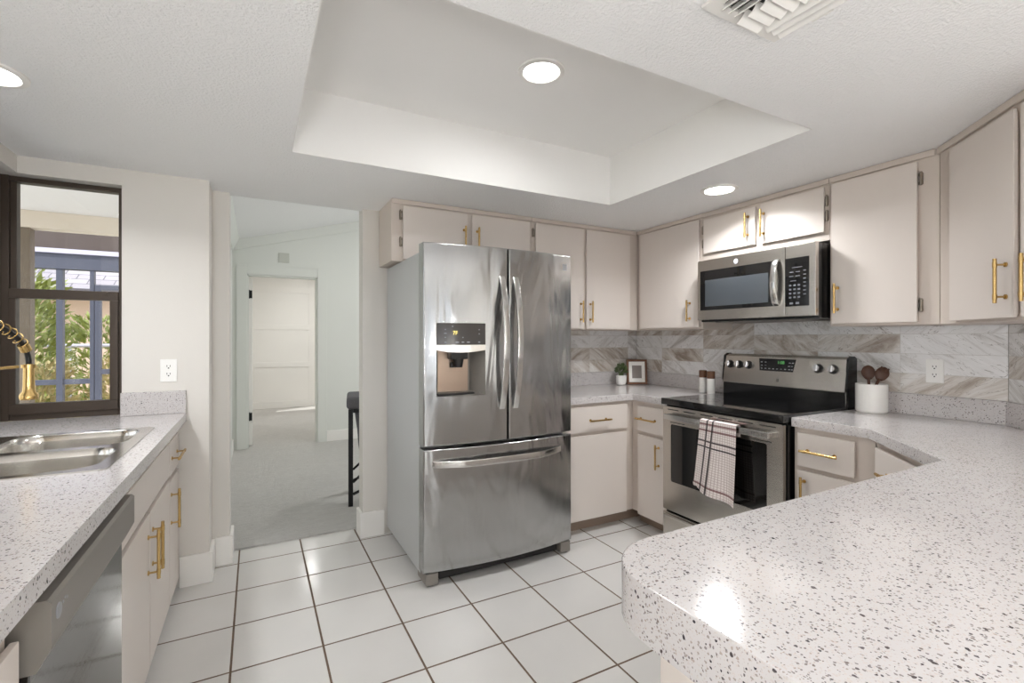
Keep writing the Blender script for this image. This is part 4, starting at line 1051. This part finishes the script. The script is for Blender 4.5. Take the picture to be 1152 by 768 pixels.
for x in (-4.2, -3.1, -2.03): MB().box(x - .03, x + .03, 7.46, 7.54, -.04, 2.09, b=.003).build('post', 'paint_blue_grey', sn)
for x0, x1 in ((-5.5, -4.23), (-4.17, -3.13), (-3.07, -2.06), (-2.0, -1.755)): MB().box(x0, x1, 7.47, 7.53, .73, .79, b=.003).build('rail', 'paint_blue_grey', sn)
MB().box(-1.755, -1.715, 7.46, 7.54, -.04, 2.09, b=.003).build('post', 'paint_blue_grey', sn)
m = MB(); m.box(-1.71, -1.65, 7.46, 7.52, -.02, 1.92, b=.003); m.box(-1.12, -1.06, 7.46, 7.52, -.02, 1.92, b=.003); m.box(-1.65, -1.12, 7.46, 7.52, 1.86, 1.92, b=.003); m.box(-1.65, -1.12, 7.46, 7.52, .84, .90, b=.003)
m.build('screen_door', 'paint_blue_grey', sn)
fn = thing('garden_fence', 'thin metal garden fence behind the shrubs outside', 'fence', (-3.2, 10.6, -.12))
MB().tube([(-7, 10.6, 1.15), (-1.6, 10.6, 1.15)], .03, 8).build('rail', 'paint_lavender', fn)
for k in range(10): MB().cyl((-6.6 + k * .55, 10.6, -.12), (-6.6 + k * .55, 10.6, 1.14), .02, 8).build('post', 'paint_lavender', fn)
hs = thing('neighbour_house', 'pale pink neighbouring house with a grey shingle roof', 'house', (-4.0, 16, -.12))
MB().box(-6.2, 1.0, 15, 20, -.12, 2.35).build('wall', 'house_pink', hs)
m = MB(); m.loft([[Vector((x, y, z)) for y, z in ((14.4, 2.32), (14.4, 2.42), (18, 4.4), (20.6, 2.42), (20.6, 2.32))] for x in (-6.8, 1.4)])
m.build('roof', 'roof_shingle', hs)
def bush(name, label, x, y, r, h, mat, n, seed, leaf=.16):
    rnd = random.Random(seed); m = MB()
    for i in range(n):
        th = rnd.uniform(0, 2 * pi); u = rnd.uniform(.2, 1) ** .5; zz = rnd.uniform(.02, 1)
        rr = r * u * (1 - .45 * abs(zz - .4)); c = Vector((x + rr * cos(th), y + rr * sin(th) * .7, -.12 + h * zz))
        d = Vector((cos(th) * .7 + rnd.uniform(-.5, .5), sin(th) * .7 + rnd.uniform(-.5, .5), rnd.uniform(.2, 1))).normalized(); L = leaf * rnd.uniform(.6, 1.3)
        s_ = d.orthogonal().normalized() * (L * .16); s_.rotate(Matrix.Rotation(rnd.uniform(0, 6), 3, d)); up = d.cross(s_) * .25
        v = [m.bm.verts.new(p) for p in (c, c + d * L * .5 + s_, c + d * L, c + d * L * .5 - s_, c + d * L * .5 + up)]
        for q in ((0, 1, 4), (1, 2, 4), (2, 3, 4), (3, 0, 4)): m.bm.faces.new([v[k] for k in q])
    root = thing(name, label, 'shrub', (x, y, -.12))
    m.build('foliage', mat, root)
    MB().cyl((x, y, -.12), (x, y, -.12 + h * .5), .04, 8).build('stem', 'post_wood', root)
bush('shrub', 'tall green spiky shrub left of the screen post outside', -3.1, 9.7, .62, 2.2, 'leaf_green', 1900, 1, .17)
bush('shrub', 'green shrub in front of the pink house wall', -2.55, 11.6, .62, 1.75, 'leaf_green', 1300, 2, .17)
bush('shrub', 'dry tan shrub low beside the screen door', -1.75, 9.0, .42, 1.05, 'leaf_tan', 1300, 4, .10)
bush('shrub', 'dry yellow shrub low behind the screen post', -2.50, 8.6, .34, 1.05, 'leaf_tan', 1300, 5, .10)
bush('shrub', 'leafy tree crown far left behind the patio post', -4.9, 12.9, 1.3, 3.6, 'leaf_green', 2400, 6, .18)
